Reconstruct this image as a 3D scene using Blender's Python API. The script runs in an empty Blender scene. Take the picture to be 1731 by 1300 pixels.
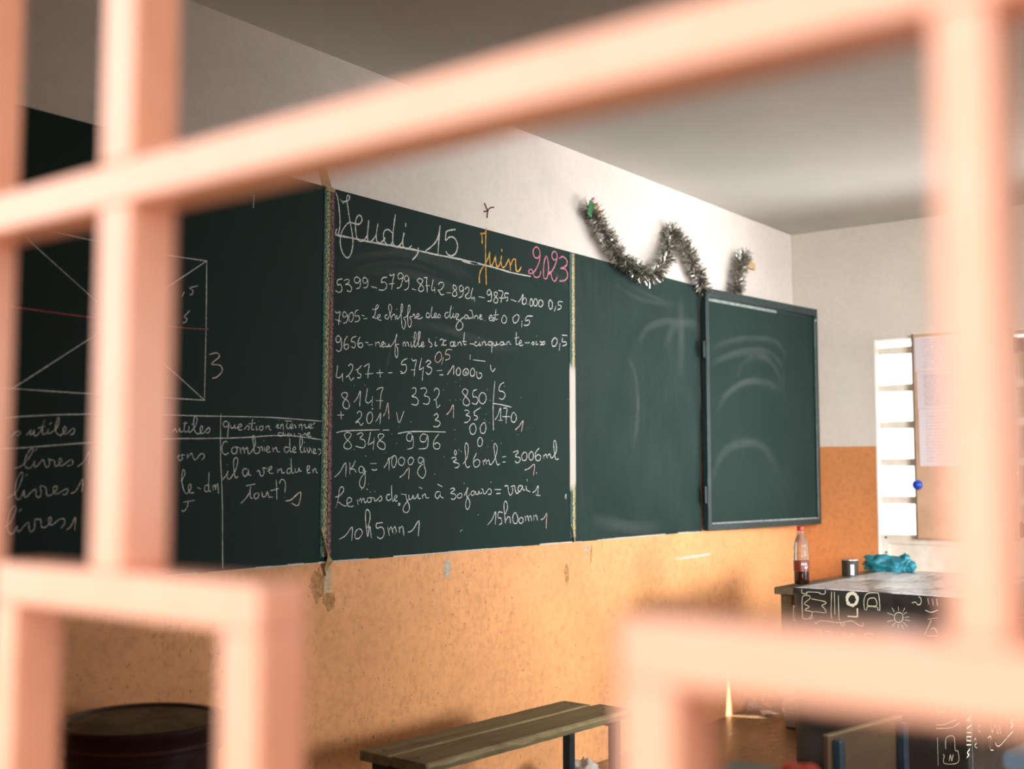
import bpy, bmesh, math, random
from mathutils import Vector, Matrix, noise
R = math.radians
rnd = random.Random(15)
scn = bpy.context.scene
COL = scn.collection

# ------------------------------------------------------------------ camera
cam = bpy.data.cameras.new('camera')
cam.sensor_fit = 'HORIZONTAL'; cam.sensor_width = 36.0
cam.lens = 36.0 * 1960.0 / 1731.0
cam.clip_start = 0.05; cam.clip_end = 200
cam.dof.use_dof = True
cam.dof.focus_distance = 4.0
cam.dof.aperture_fstop = 2.0
co = bpy.data.objects.new('camera', cam); COL.objects.link(co)
co.location = (0, 0, 1.2)
co.rotation_euler = (R(90 + 4.41), 0, R(37.4 - 90))
scn.camera = co

# ------------------------------------------------------------------ view transform
vs = scn.view_settings
vs.view_transform = 'Standard'; vs.look = 'None'; vs.exposure = 0.0; vs.gamma = 1.0
vs.use_curve_mapping = False
scn.cycles.use_denoising = True
scn.cycles.max_bounces = 8
scn.cycles.diffuse_bounces = 5
scn.cycles.sample_clamp_indirect = 6.0
scn.cycles.caustics_reflective = False
scn.cycles.caustics_refractive = False

# ------------------------------------------------------------------ sky, sun, added lamps at the openings
w = bpy.data.worlds.new('sky'); scn.world = w; w.use_nodes = True
bg = w.node_tree.nodes['Background']
bg.inputs['Color'].default_value = (1.0, 0.99, 0.98, 1); bg.inputs['Strength'].default_value = 2.15

def lamp(name, kind, loc, direction, energy, color, size=1, size_y=1, spread=180, angle=0.5):
    l = bpy.data.lights.new(name, kind); l.energy = energy; l.color = color
    if kind == 'AREA':
        l.shape = 'RECTANGLE'; l.size = size; l.size_y = size_y; l.spread = R(spread)
    else:
        l.angle = R(angle)
    o = bpy.data.objects.new(name, l); COL.objects.link(o); o.location = loc
    o.rotation_euler = Vector(direction).to_track_quat('-Z', 'Y').to_euler()
    return o

SUN_DIR = Vector((-0.382, 0.924, -0.577)).normalized()
lamp('sun', 'SUN', (9, -9, 9), SUN_DIR, 26.0, (1.0, 0.95, 0.88))
# added area lamp for unseen, made-up windows opposite the blackboard
lamp('added_light_far', 'AREA', (4.60, -4.75, 1.72), (0.03, 1, -0.12), 46, (1.0, 0.98, 0.975), 2.7, 1.2, 42)
lamp('added_light_row', 'AREA', (0.30, -1.25, 1.70), (1, 0.68, -0.14), 35, (1.0, 0.97, 0.94), 1.4, 1.0, 50)  # added to brighten the right wall through an unseen opening
# added area lamp in place of sunlit ground, aimed up through the second opening
lamp('added_light_ground', 'AREA', (8.2, -2.2, 0.12), (-2.6, 4.2, 2.5), 54, (1.0, 0.98, 0.96), 2.4, 0.6, 56)

# ------------------------------------------------------------------ node helpers
class NT:
    def __init__(s, name):
        s.m = bpy.data.materials.new(name); s.m.use_nodes = True
        s.t = s.m.node_tree; s.n = s.t.nodes; s.l = s.t.links
        s.b = s.n['Principled BSDF']
    def add(s, t, **kw):
        n = s.n.new(t)
        for k, v in kw.items(): setattr(n, k, v)
        return n
    def set(s, sock, v):
        if hasattr(v, 'links') or isinstance(v, bpy.types.NodeSocket): s.l.new(v, sock)
        else: sock.default_value = v
    def mapping(s, scale=(1, 1, 1), coord='Object', src=None):
        if src is None:
            tc = s.add('ShaderNodeTexCoord'); src = tc.outputs[coord]
        mp = s.add('ShaderNodeMapping'); mp.inputs['Scale'].default_value = scale
        s.l.new(src, mp.inputs['Vector']); return mp.outputs['Vector']
    def noise(s, scale=5, detail=4, rough=0.55, vec=None, dist=0.0):
        n = s.add('ShaderNodeTexNoise'); n.inputs['Scale'].default_value = scale
        n.inputs['Detail'].default_value = detail; n.inputs['Roughness'].default_value = rough
        n.inputs['Distortion'].default_value = dist
        s.l.new(vec if vec is not None else s.mapping(), n.inputs['Vector'])
        return n.outputs['Fac']
    def ramp(s, fac, stops, interp='LINEAR'):
        r = s.add('ShaderNodeValToRGB'); r.color_ramp.interpolation = interp
        e = r.color_ramp.elements
        while len(e) < len(stops): e.new(0.5)
        for el, (p, c) in zip(e, stops):
            el.position = p
            el.color = (c, c, c, 1) if isinstance(c, (int, float)) else (*c, 1)
        s.l.new(fac, r.inputs['Fac']); return r.outputs['Color']
    def mix(s, fac, a, b, mode='MIX'):
        m = s.add('ShaderNodeMix', data_type='RGBA', blend_type=mode)
        s.set(m.inputs[0], fac)
        s.set(m.inputs[6], a if not isinstance(a, tuple) else (*a, 1))
        s.set(m.inputs[7], b if not isinstance(b, tuple) else (*b, 1))
        return m.outputs[2]
    def math(s, op, a, b=0.0):
        m = s.add('ShaderNodeMath', operation=op); s.set(m.inputs[0], a); s.set(m.inputs[1], b)
        return m.outputs[0]
    def xyz(s, src):
        x = s.add('ShaderNodeSeparateXYZ'); s.l.new(src, x.inputs[0]); return x.outputs
    def bump(s, h, strength=0.2, dist=0.01):
        b = s.add('ShaderNodeBump'); b.inputs['Strength'].default_value = strength
        b.inputs['Distance'].default_value = dist
        s.l.new(h, b.inputs['Height']); s.l.new(b.outputs['Normal'], s.b.inputs['Normal'])
    def color(s, c): s.set(s.b.inputs['Base Color'], c if not isinstance(c, tuple) else (*c, 1))
    def rough(s, r): s.set(s.b.inputs['Roughness'], r)
    def metal(s, v): s.b.inputs['Metallic'].default_value = v
    def spec(s, v): s.b.inputs['Specular IOR Level'].default_value = v

def plain(name, c, rough=0.6, metal=0.0, var=0.15, scale=18, spec=0.5, bump=0.0):
    t = NT(name)
    n = t.noise(scale, 5)
    d = tuple(x * (1 - var) for x in c); l = tuple(min(1, x * (1 + var)) for x in c)
    t.color(t.ramp(n, [(0.3, d), (0.7, l)])); t.rough(rough); t.metal(metal); t.spec(spec)
    if bump: t.bump(t.noise(scale * 6, 4), bump, 0.004)
    return t.m

CREAM = (0.68, 0.63, 0.585); ORANGE = (0.78, 0.385, 0.165)
def wall_material(name, cream=CREAM, orange=ORANGE, dirt=1.0):
    t = NT(name)
    geo = t.add('ShaderNodeNewGeometry'); pos = geo.outputs['Position']
    z = t.xyz(pos)[2]
    wob = t.math('MULTIPLY', t.math('SUBTRACT', t.noise(9, 2, vec=pos), 0.5), 0.012)
    up = t.math('GREATER_THAN', t.math('ADD', z, wob), 1.352)
    # plaster mottling
    n1 = t.noise(2.2, 6, 0.6, vec=pos); n2 = t.noise(38, 4, 0.7, vec=pos)
    cr = t.mix(1.0, cream, t.ramp(n1, [(0.3, 0.90), (0.7, 1.04)]), 'MULTIPLY')
    cr = t.mix(1.0, cr, t.ramp(n2, [(0.25, 0.93), (0.6, 1.0)]), 'MULTIPLY')
    og = t.mix(1.0, orange, t.ramp(n1, [(0.3, 0.84), (0.7, 1.08)]), 'MULTIPLY')
    og = t.mix(1.0, og, t.ramp(n2, [(0.25, 0.80), (0.55, 1.0)]), 'MULTIPLY')
    # vertical grime streaks and scuffs on the lower paint
    st = t.noise(1, 8, 0.75, vec=t.mapping((58, 58, 24), src=pos))
    area = t.noise(2.4, 5, 0.6, vec=pos)
    sm = t.math('MULTIPLY', t.ramp(st, [(0.53, 0.0), (0.70, 1.0)]), t.ramp(area, [(0.42, 0.10), (0.60, 1.0)]))
    og = t.mix(t.math('MULTIPLY', sm, 0.42 * dirt), og, (0.15, 0.075, 0.03))
    pk = t.noise(75, 2, 0.5, vec=pos)
    og = t.mix(t.math('MULTIPLY', t.ramp(pk, [(0.68, 0.0), (0.74, 1.0)]), 0.6), og, (0.12, 0.055, 0.025))
    cr = t.mix(t.math('MULTIPLY', t.ramp(pk, [(0.745, 0.0), (0.79, 1.0)]), 0.35), cr, (0.30, 0.22, 0.16))
    t.color(t.mix(up, og, cr))
    t.rough(t.mix(up, (0.42,) * 3, (0.85,) * 3)); t.spec(0.35)
    t.bump(n2, 0.25, 0.004)
    return t.m

M = {}
M['wall'] = wall_material('painted_plaster')
M['wall_shaded'] = wall_material('painted_plaster_shaded', (0.74, 0.68, 0.60), (0.72, 0.29, 0.105), 0.5)  # copy of the wall paint, tones set for this wall's weaker light
def ceiling_material():
    t = NT('ceiling_plaster'); geo = t.add('ShaderNodeNewGeometry'); pos = geo.outputs['Position']
    a = t.noise(1.4, 5, 0.6, vec=pos); b = t.noise(55, 3, vec=pos)
    c = t.mix(1.0, (0.70, 0.695, 0.65), t.ramp(a, [(0.3, 0.93), (0.7, 1.04)]), 'MULTIPLY')
    c = t.mix(t.math('MULTIPLY', t.ramp(b, [(0.73, 0.0), (0.78, 1.0)]), 0.5), c, (0.2, 0.17, 0.13))
    t.color(c); t.rough(0.9); t.bump(b, 0.15, 0.003); return t.m
M['ceiling'] = ceiling_material()
def floor_material():
    t = NT('worn_concrete'); geo = t.add('ShaderNodeNewGeometry'); pos = geo.outputs['Position']
    a = t.noise(3.0, 7, 0.65, vec=pos); b = t.noise(24, 5, 0.7, vec=pos)
    c = t.mix(t.ramp(a, [(0.35, 0.0), (0.65, 1.0)]), (0.11, 0.07, 0.034), (0.24, 0.16, 0.09))
    c = t.mix(t.math('MULTIPLY', t.ramp(b, [(0.6, 0.0), (0.72, 1.0)]), 0.7), c, (0.06, 0.04, 0.025))
    t.color(c); t.rough(t.ramp(b, [(0.3, 0.22), (0.7, 0.48)])); t.bump(b, 0.3, 0.004); return t.m
M['floor'] = floor_material()
def ground_material():
    t = NT('sandy_ground'); geo = t.add('ShaderNodeNewGeometry')
    a = t.noise(1.3, 6, vec=geo.outputs['Position'])
    t.color(t.ramp(a, [(0.3, (0.26, 0.23, 0.19)), (0.7, (0.34, 0.30, 0.26))])); t.rough(0.95); return t.m
M['ground'] = ground_material()

def board_material(name, dust, seed):
    t = NT(name); geo = t.add('ShaderNodeNewGeometry'); pos = geo.outputs['Position']
    mp = t.add('ShaderNodeMapping'); t.l.new(pos, mp.inputs['Vector']); mp.inputs['Location'].default_value = (seed, 0, seed * 0.7)
    p = mp.outputs['Vector']
    a = t.noise(1.8, 6, 0.6, vec=p, dist=1.4)
    b = t.noise(1, 6, 0.7, vec=t.mapping((46, 46, 2.2), src=p))
    c = t.noise(120, 3, 0.6, vec=p)
    f = t.math('MULTIPLY', t.ramp(a, [(0.32, 0.25), (0.70, 1.0)]), t.ramp(b, [(0.3, 0.55), (0.7, 1.0)]))
    f = t.math('MULTIPLY', f, t.ramp(c, [(0.3, 0.7), (0.6, 1.0)]))
    f = t.math('MULTIPLY', f, dust)
    t.color(t.mix(f, (0.009, 0.024, 0.021), (0.28, 0.39, 0.38)))
    t.rough(0.7); t.spec(0.15); t.bump(c, 0.05, 0.001); return t.m
M['board_left'] = board_material('slate_green_left', 0.010, 3.1)
M['board_mid'] = board_material('slate_green_centre', 0.024, 7.7)
M['board_right'] = board_material('slate_green_right', 0.062, 1.3)
M['board_wing'] = board_material('slate_green_wing', 0.032, 5.9)
M['board_frame'] = plain('dark_green_frame_paint', (0.010, 0.028, 0.030), 0.45, 0, 0.3, 25)
M['frame_worn'] = plain('chalk_worn_edge', (0.22, 0.26, 0.25), 0.7, 0, 0.5, 60)

def chalk(name, c, lo=0.40, hi=0.60, base=(0.035, 0.055, 0.05), k=1.0):
    t = NT(name); geo = t.add('ShaderNodeNewGeometry')
    n = t.noise(520, 2, 0.6, vec=geo.outputs['Position'])
    f = t.ramp(n, [(lo, 0.22 * k), (hi, 1.0 * k)])
    t.color(t.mix(f, base, c)); t.rough(0.95); t.spec(0.1); return t.m
M['c_w'] = chalk('white_chalk', (0.78, 0.80, 0.78))
M['c_o'] = chalk('orange_chalk', (0.88, 0.50, 0.12))
M['c_p'] = chalk('pink_chalk', (0.85, 0.30, 0.42))
M['c_k'] = chalk('pale_pink_chalk', (0.86, 0.64, 0.60))
M['c_r'] = chalk('red_chalk', (0.62, 0.12, 0.14))
M['c_c'] = chalk('printed_outline', (0.50, 0.49, 0.36), 0.2, 0.4, (0.05, 0.05, 0.04))
M['c_f'] = chalk('printed_fill', (0.60, 0.58, 0.44), 0.2, 0.4, (0.05, 0.05, 0.04))
def smear_material():
    t = NT('chalk_smear_haze'); geo = t.add('ShaderNodeNewGeometry'); pos = geo.outputs['Position']
    n = t.noise(14, 5, 0.65, vec=pos); uv = t.add('ShaderNodeUVMap')
    v = t.xyz(uv.outputs[0])
    e = t.math('MULTIPLY', t.math('SUBTRACT', 1.0, v[1]), v[1])        # soft sides
    e = t.math('MULTIPLY', e, 4.0)
    e2 = t.math('MULTIPLY', t.math('MULTIPLY', t.math('SUBTRACT', 1.0, v[0]), v[0]), 4.0)
    f = t.math('MULTIPLY', t.math('MULTIPLY', e, t.math('POWER', e2, 0.6)), t.ramp(n, [(0.25, 0.01), (0.75, 0.065)]))
    t.color((0.62, 0.68, 0.66)); t.rough(0.95); t.spec(0.0)
    t.set(t.b.inputs['Alpha'], f); return t.m
M['c_s'] = smear_material()

# ------------------------------------------------------------------ mesh helpers
class MB:
    """collects shapes into one mesh"""
    def __init__(s): s.v = []; s.f = []; s.uv = None
    def add(s, vs_, fs):
        o = len(s.v); s.v += [tuple(p) for p in vs_]; s.f += [tuple(i + o for i in f) for f in fs]; return s
    def box(s, a, b, mat=None):
        x0, y0, z0 = a; x1, y1, z1 = b
        v = [(x0, y0, z0), (x1, y0, z0), (x1, y1, z0), (x0, y1, z0), (x0, y0, z1), (x1, y0, z1), (x1, y1, z1), (x0, y1, z1)]
        if mat is not None: v = [mat @ Vector(p) for p in v]
        return s.add(v, [(3, 2, 1, 0), (4, 5, 6, 7), (0, 1, 5, 4), (1, 2, 6, 5), (2, 3, 7, 6), (3, 0, 4, 7)])
    def tube(s, pts, r, n=10, caps=True, flat=1.0):
        pts = [Vector(p) for p in pts]; rs = r if isinstance(r, (list, tuple)) else [r] * len(pts)
        up = Vector((0, 0, 1)); rings = []; V = []
        for i, p in enumerate(pts):
            d = (pts[min(i + 1, len(pts) - 1)] - pts[max(i - 1, 0)]).normalized()
            a = d.cross(up)
            if a.length < 1e-3: a = d.cross(Vector((0, 1, 0)))
            a.normalize(); b = a.cross(d)
            for k in range(n):
                t = 2 * math.pi * k / n
                V.append(p + (a * math.cos(t) + b * math.sin(t) * flat) * rs[i])
        F = []
        for i in range(len(pts) - 1):
            for k in range(n):
                F.append((i * n + k, i * n + (k + 1) % n, (i + 1) * n + (k + 1) % n, (i + 1) * n + k))
        if caps: F += [tuple(range(n))[::-1], tuple((len(pts) - 1) * n + k for k in range(n))]
        return s.add(V, F)
    def lathe(s, prof, c=(0, 0, 0), n=40, wob=None):
        V = []; F = []
        for r, z in prof:
            for k in range(n):
                t = 2 * math.pi * k / n
                rr = r * (wob(t, z) if wob else 1)
                V.append((c[0] + rr * math.cos(t), c[1] + rr * math.sin(t), c[2] + z))
        for i in range(len(prof) - 1):
            for k in range(n):
                F.append((i * n + k, i * n + (k + 1) % n, (i + 1) * n + (k + 1) % n, (i + 1) * n + k))
        F.append(tuple(range(n))[::-1]); F.append(tuple((len(prof) - 1) * n + k for k in range(n)))
        return s.add(V, F)
    def grid(s, fn, nu, nv):
        V = [fn(i / nu, j / nv) for j in range(nv + 1) for i in range(nu + 1)]
        F = [(j * (nu + 1) + i, j * (nu + 1) + i + 1, (j + 1) * (nu + 1) + i + 1, (j + 1) * (nu + 1) + i) for j in range(nv) for i in range(nu)]
        return s.add(V, F)
    def build(s, name, mat, parent=None, bevel=0.0, smooth=False, seg=2, solid=0.0, loc=None):
        me = bpy.data.meshes.new(name); me.from_pydata(s.v, [], s.f); me.update()
        if s.uv:
            ul = me.uv_layers.new(name='UVMap')
            for lp in me.loops: ul.data[lp.index].uv = s.uv[lp.vertex_index]
        if bevel:
            bm = bmesh.new(); bm.from_mesh(me)
            ed = [e for e in bm.edges if len(e.link_faces) == 2 and e.calc_face_angle(0) > 0.6]
            bmesh.ops.bevel(bm, geom=ed, offset=bevel, segments=seg, profile=0.6, affect='EDGES', clamp_overlap=True)
            bm.to_mesh(me); bm.free()
        if smooth:
            for p in me.polygons: p.use_smooth = True
            me.set_sharp_from_angle(angle=R(42))
        me.materials.append(mat if not isinstance(mat, str) else M[mat])
        o = bpy.data.objects.new(name, me); COL.objects.link(o)
        if solid:
            md = o.modifiers.new('thickness', 'SOLIDIFY'); md.thickness = solid; md.offset = -1
        if parent is not None: o.parent = parent
        if loc: o.location = loc
        return o

def tag(o, label=None, cat=None, group=None, kind=None):
    if label: o['label'] = label
    if cat: o['category'] = cat
    if group: o['group'] = group
    if kind: o['kind'] = kind
    return o
def thing(name, label, cat, loc=(0, 0, 0), rz=0.0, group=None):
    o = bpy.data.objects.new(name, None); COL.objects.link(o); o.empty_display_size = 0.1
    o.location = loc; o.rotation_euler = (0, 0, rz); return tag(o, label, cat, group)
def struct(mb, name, mat, bevel=0.0):
    return tag(mb.build(name, mat, bevel=bevel), kind='structure')
def catmull(pts, step=4):
    if len(pts) < 3: return [Vector(p) for p in pts]
    P = [Vector(p) for p in pts]; closed = (P[0] - P[-1]).length < 1e-6; out = []
    for i in range(len(P) - 1):
        p0 = P[i - 1] if i else (P[-2] if closed else P[0] * 2 - P[1])
        p3 = P[i + 2] if i + 2 < len(P) else (P[1] if closed else P[-1] * 2 - P[-2])
        p1, p2 = P[i], P[i + 1]
        for k in range(step):
            t = k / step
            out.append(0.5 * ((2 * p1) + (p2 - p0) * t + (2 * p0 - 5 * p1 + 4 * p2 - p3) * t * t + (3 * p1 - p0 - 3 * p2 + p3) * t ** 3))
    out.append(P[-1]); return out
def frame_wall(x0, x1, axis, u0, u1, z0, z1, holes):
    """a wall slab lying across u, pierced by rectangular holes (ua, ub, za, zb) sorted by u"""
    mb = MB()
    def bx(a, b, za, zb):
        if b - a < 1e-4 or zb - za < 1e-4: return
        if axis == 'Y': mb.box((x0, a, za), (x1, b, zb))
        else: mb.box((a, x0, za), (b, x1, zb))
    us = sorted({u0, u1, *[h[0] for h in holes], *[h[1] for h in holes]})
    for a, b in zip(us, us[1:]):
        z = z0
        for h in sorted((h for h in holes if h[0] <= a + 1e-6 and h[1] >= b - 1e-6), key=lambda h: h[2]):
            bx(a, b, z, h[2]); z = h[3]
        bx(a, b, z, z1)
    return mb

# ------------------------------------------------------------------ the room
YB, XR, ZC, XG = 2.717, 6.19, 2.565, 0.463
struct(frame_wall(YB, YB + 0.2, 'X', 0.36, XR + 0.22, 0, ZC, []), 'wall_back', 'wall')
struct(frame_wall(XR, XR + 0.22, 'Y', -4.7, YB, 0, ZC, [(1.455, 2.252, 0.60, 1.932), (-0.6, 1.25, 0.60, 1.932)]), 'wall_right', 'wall_shaded')  # second opening is unseen, added to let the ground lamp in
struct(frame_wall(0.41, 0.56, 'Y', -4.7, YB, 0, ZC, [(-2.0, -0.5, 1.1, 2.3), (-0.15, 1.13, 0.82, 1.76)]), 'wall_left', 'wall')  # first opening is unseen, added for the row lamp
struct(frame_wall(-4.7, -4.5, 'X', 0.56, XR, 0, ZC, [(3.15, 6.02, 0.95, 2.4)]), 'wall_front', 'wall')  # unseen opening, made up to let the far lamp in
struct(MB().box((0.41, -4.7, ZC), (XR + 0.22, YB + 0.2, ZC + 0.15)), 'ceiling', 'ceiling')
struct(MB().box((0.41, -4.7, -0.1), (XR + 0.22, YB + 0.2, 0.0)), 'floor', 'floor')
# unseen awning, added to block sun; its seam is shaped for one sunbeam
cn = MB()
AX0, AX1, AY0, AY1, AZ0, AZ1 = XR + 0.221, XR + 1.42, -3.0, 1.27, 1.94, 1.965
seam = [(6.457, 0.003), (6.660, -0.590), (6.736, -0.590)]
def slab(poly):
    n = len(poly)
    cn.add([(x, y, AZ0) for x, y in poly] + [(x, y, AZ1) for x, y in poly],
           [tuple(range(n))[::-1], tuple(range(n, 2 * n))] + [(k, (k + 1) % n, n + (k + 1) % n, n + k) for k in range(n)])
slab([(AX0, seam[0][1]), (seam[0][0], seam[0][1]), (AX1, seam[0][1]), (AX1, AY1), (AX0, AY1)])
slab([(AX0, AY0), (AX1, AY0), (AX1, seam[1][1]), (seam[2][0], seam[1][1]), (seam[1][0], seam[1][1]), (AX0, seam[1][1])])
slab([(AX0, seam[1][1]), seam[1], seam[0], (AX0, seam[0][1])])
slab([seam[2], (AX1, seam[1][1]), (AX1, seam[0][1]), seam[0]])
struct(cn, 'added_awning_1', 'ground')
struct(MB().box((2.9, -7.4, 2.43), (6.8, -4.701, 2.46)), 'added_awning_2', 'ground')  # unseen awning, added to keep sun out of the far opening
struct(MB().box((-30, -30, -0.3), (40, 30, -0.12)), 'ground', 'ground')

# wear marks on the painted wall: thin peeled patches, children of the wall
wall_back = bpy.data.objects['wall_back']; wall_right = bpy.data.objects['wall_right']
M['patch_grey'] = plain('bare_plaster_patch', (0.42, 0.40, 0.36), 0.9, 0, 0.3, 60)
M['patch_white'] = plain('chipped_white_paint', (0.50, 0.485, 0.44), 0.85, 0, 0.2, 80)
M['patch_brown'] = plain('brown_stain', (0.40, 0.21, 0.085), 0.9, 0, 0.4, 70)
def blot(name, mat, cx, cz, rx, rz, seed, n=26, tilt=0.0, y=YB):
    g = random.Random(seed); V = [(0, 0)]
    for k in range(n):
        t = 2 * math.pi * k / n; q = 0.72 + 0.5 * g.random()
        V.append((math.cos(t) * rx * q, math.sin(t) * rz * q))
    ct, s_ = math.cos(tilt), math.sin(tilt)
    W = [(cx + a * ct - b * s_, cz + a * s_ + b * ct) for a, b in V]
    mb = MB(); m = len(W)
    mb.add([(a, y - 0.0012, b) for a, b in W] + [(a, y + 0.001, b) for a, b in W],
           [(0, k + 1, (k + 1) % n + 1) for k in range(n)] + [(k + 1, m + k + 1, m + (k + 1) % n + 1, (k + 1) % n + 1) for k in range(n)])
    return mb.build(name, mat, wall_back)
blot('plaster_patch', 'patch_grey', 3.173, 0.865, 0.018, 0.035, 1)
blot('plaster_patch', 'patch_grey', 4.07, 0.890, 0.011, 0.012, 2)
blot('plaster_patch', 'patch_grey', 4.06, 0.855, 0.006, 0.008, 6)
blot('paint_chip', 'patch_white', 5.00, 0.805, 0.19, 0.007, 3, tilt=0.015)
blot('wall_stain', 'patch_brown', 4.10, 0.865, 0.006, 0.035, 5, tilt=-0.12)
blot('wall_stain', 'patch_brown', 3.92, 0.80, 0.016, 0.04, 7, tilt=0.1)
blot('wall_stain', 'patch_brown', 2.55, 0.85, 0.035, 0.05, 8)
blot('wall_stain', 'patch_brown', 2.60, 0.80, 0.028, 0.03, 9)
blot('wall_stain', 'patch_brown', 2.66, 2.40, 0.008, 0.006, 14)

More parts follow.
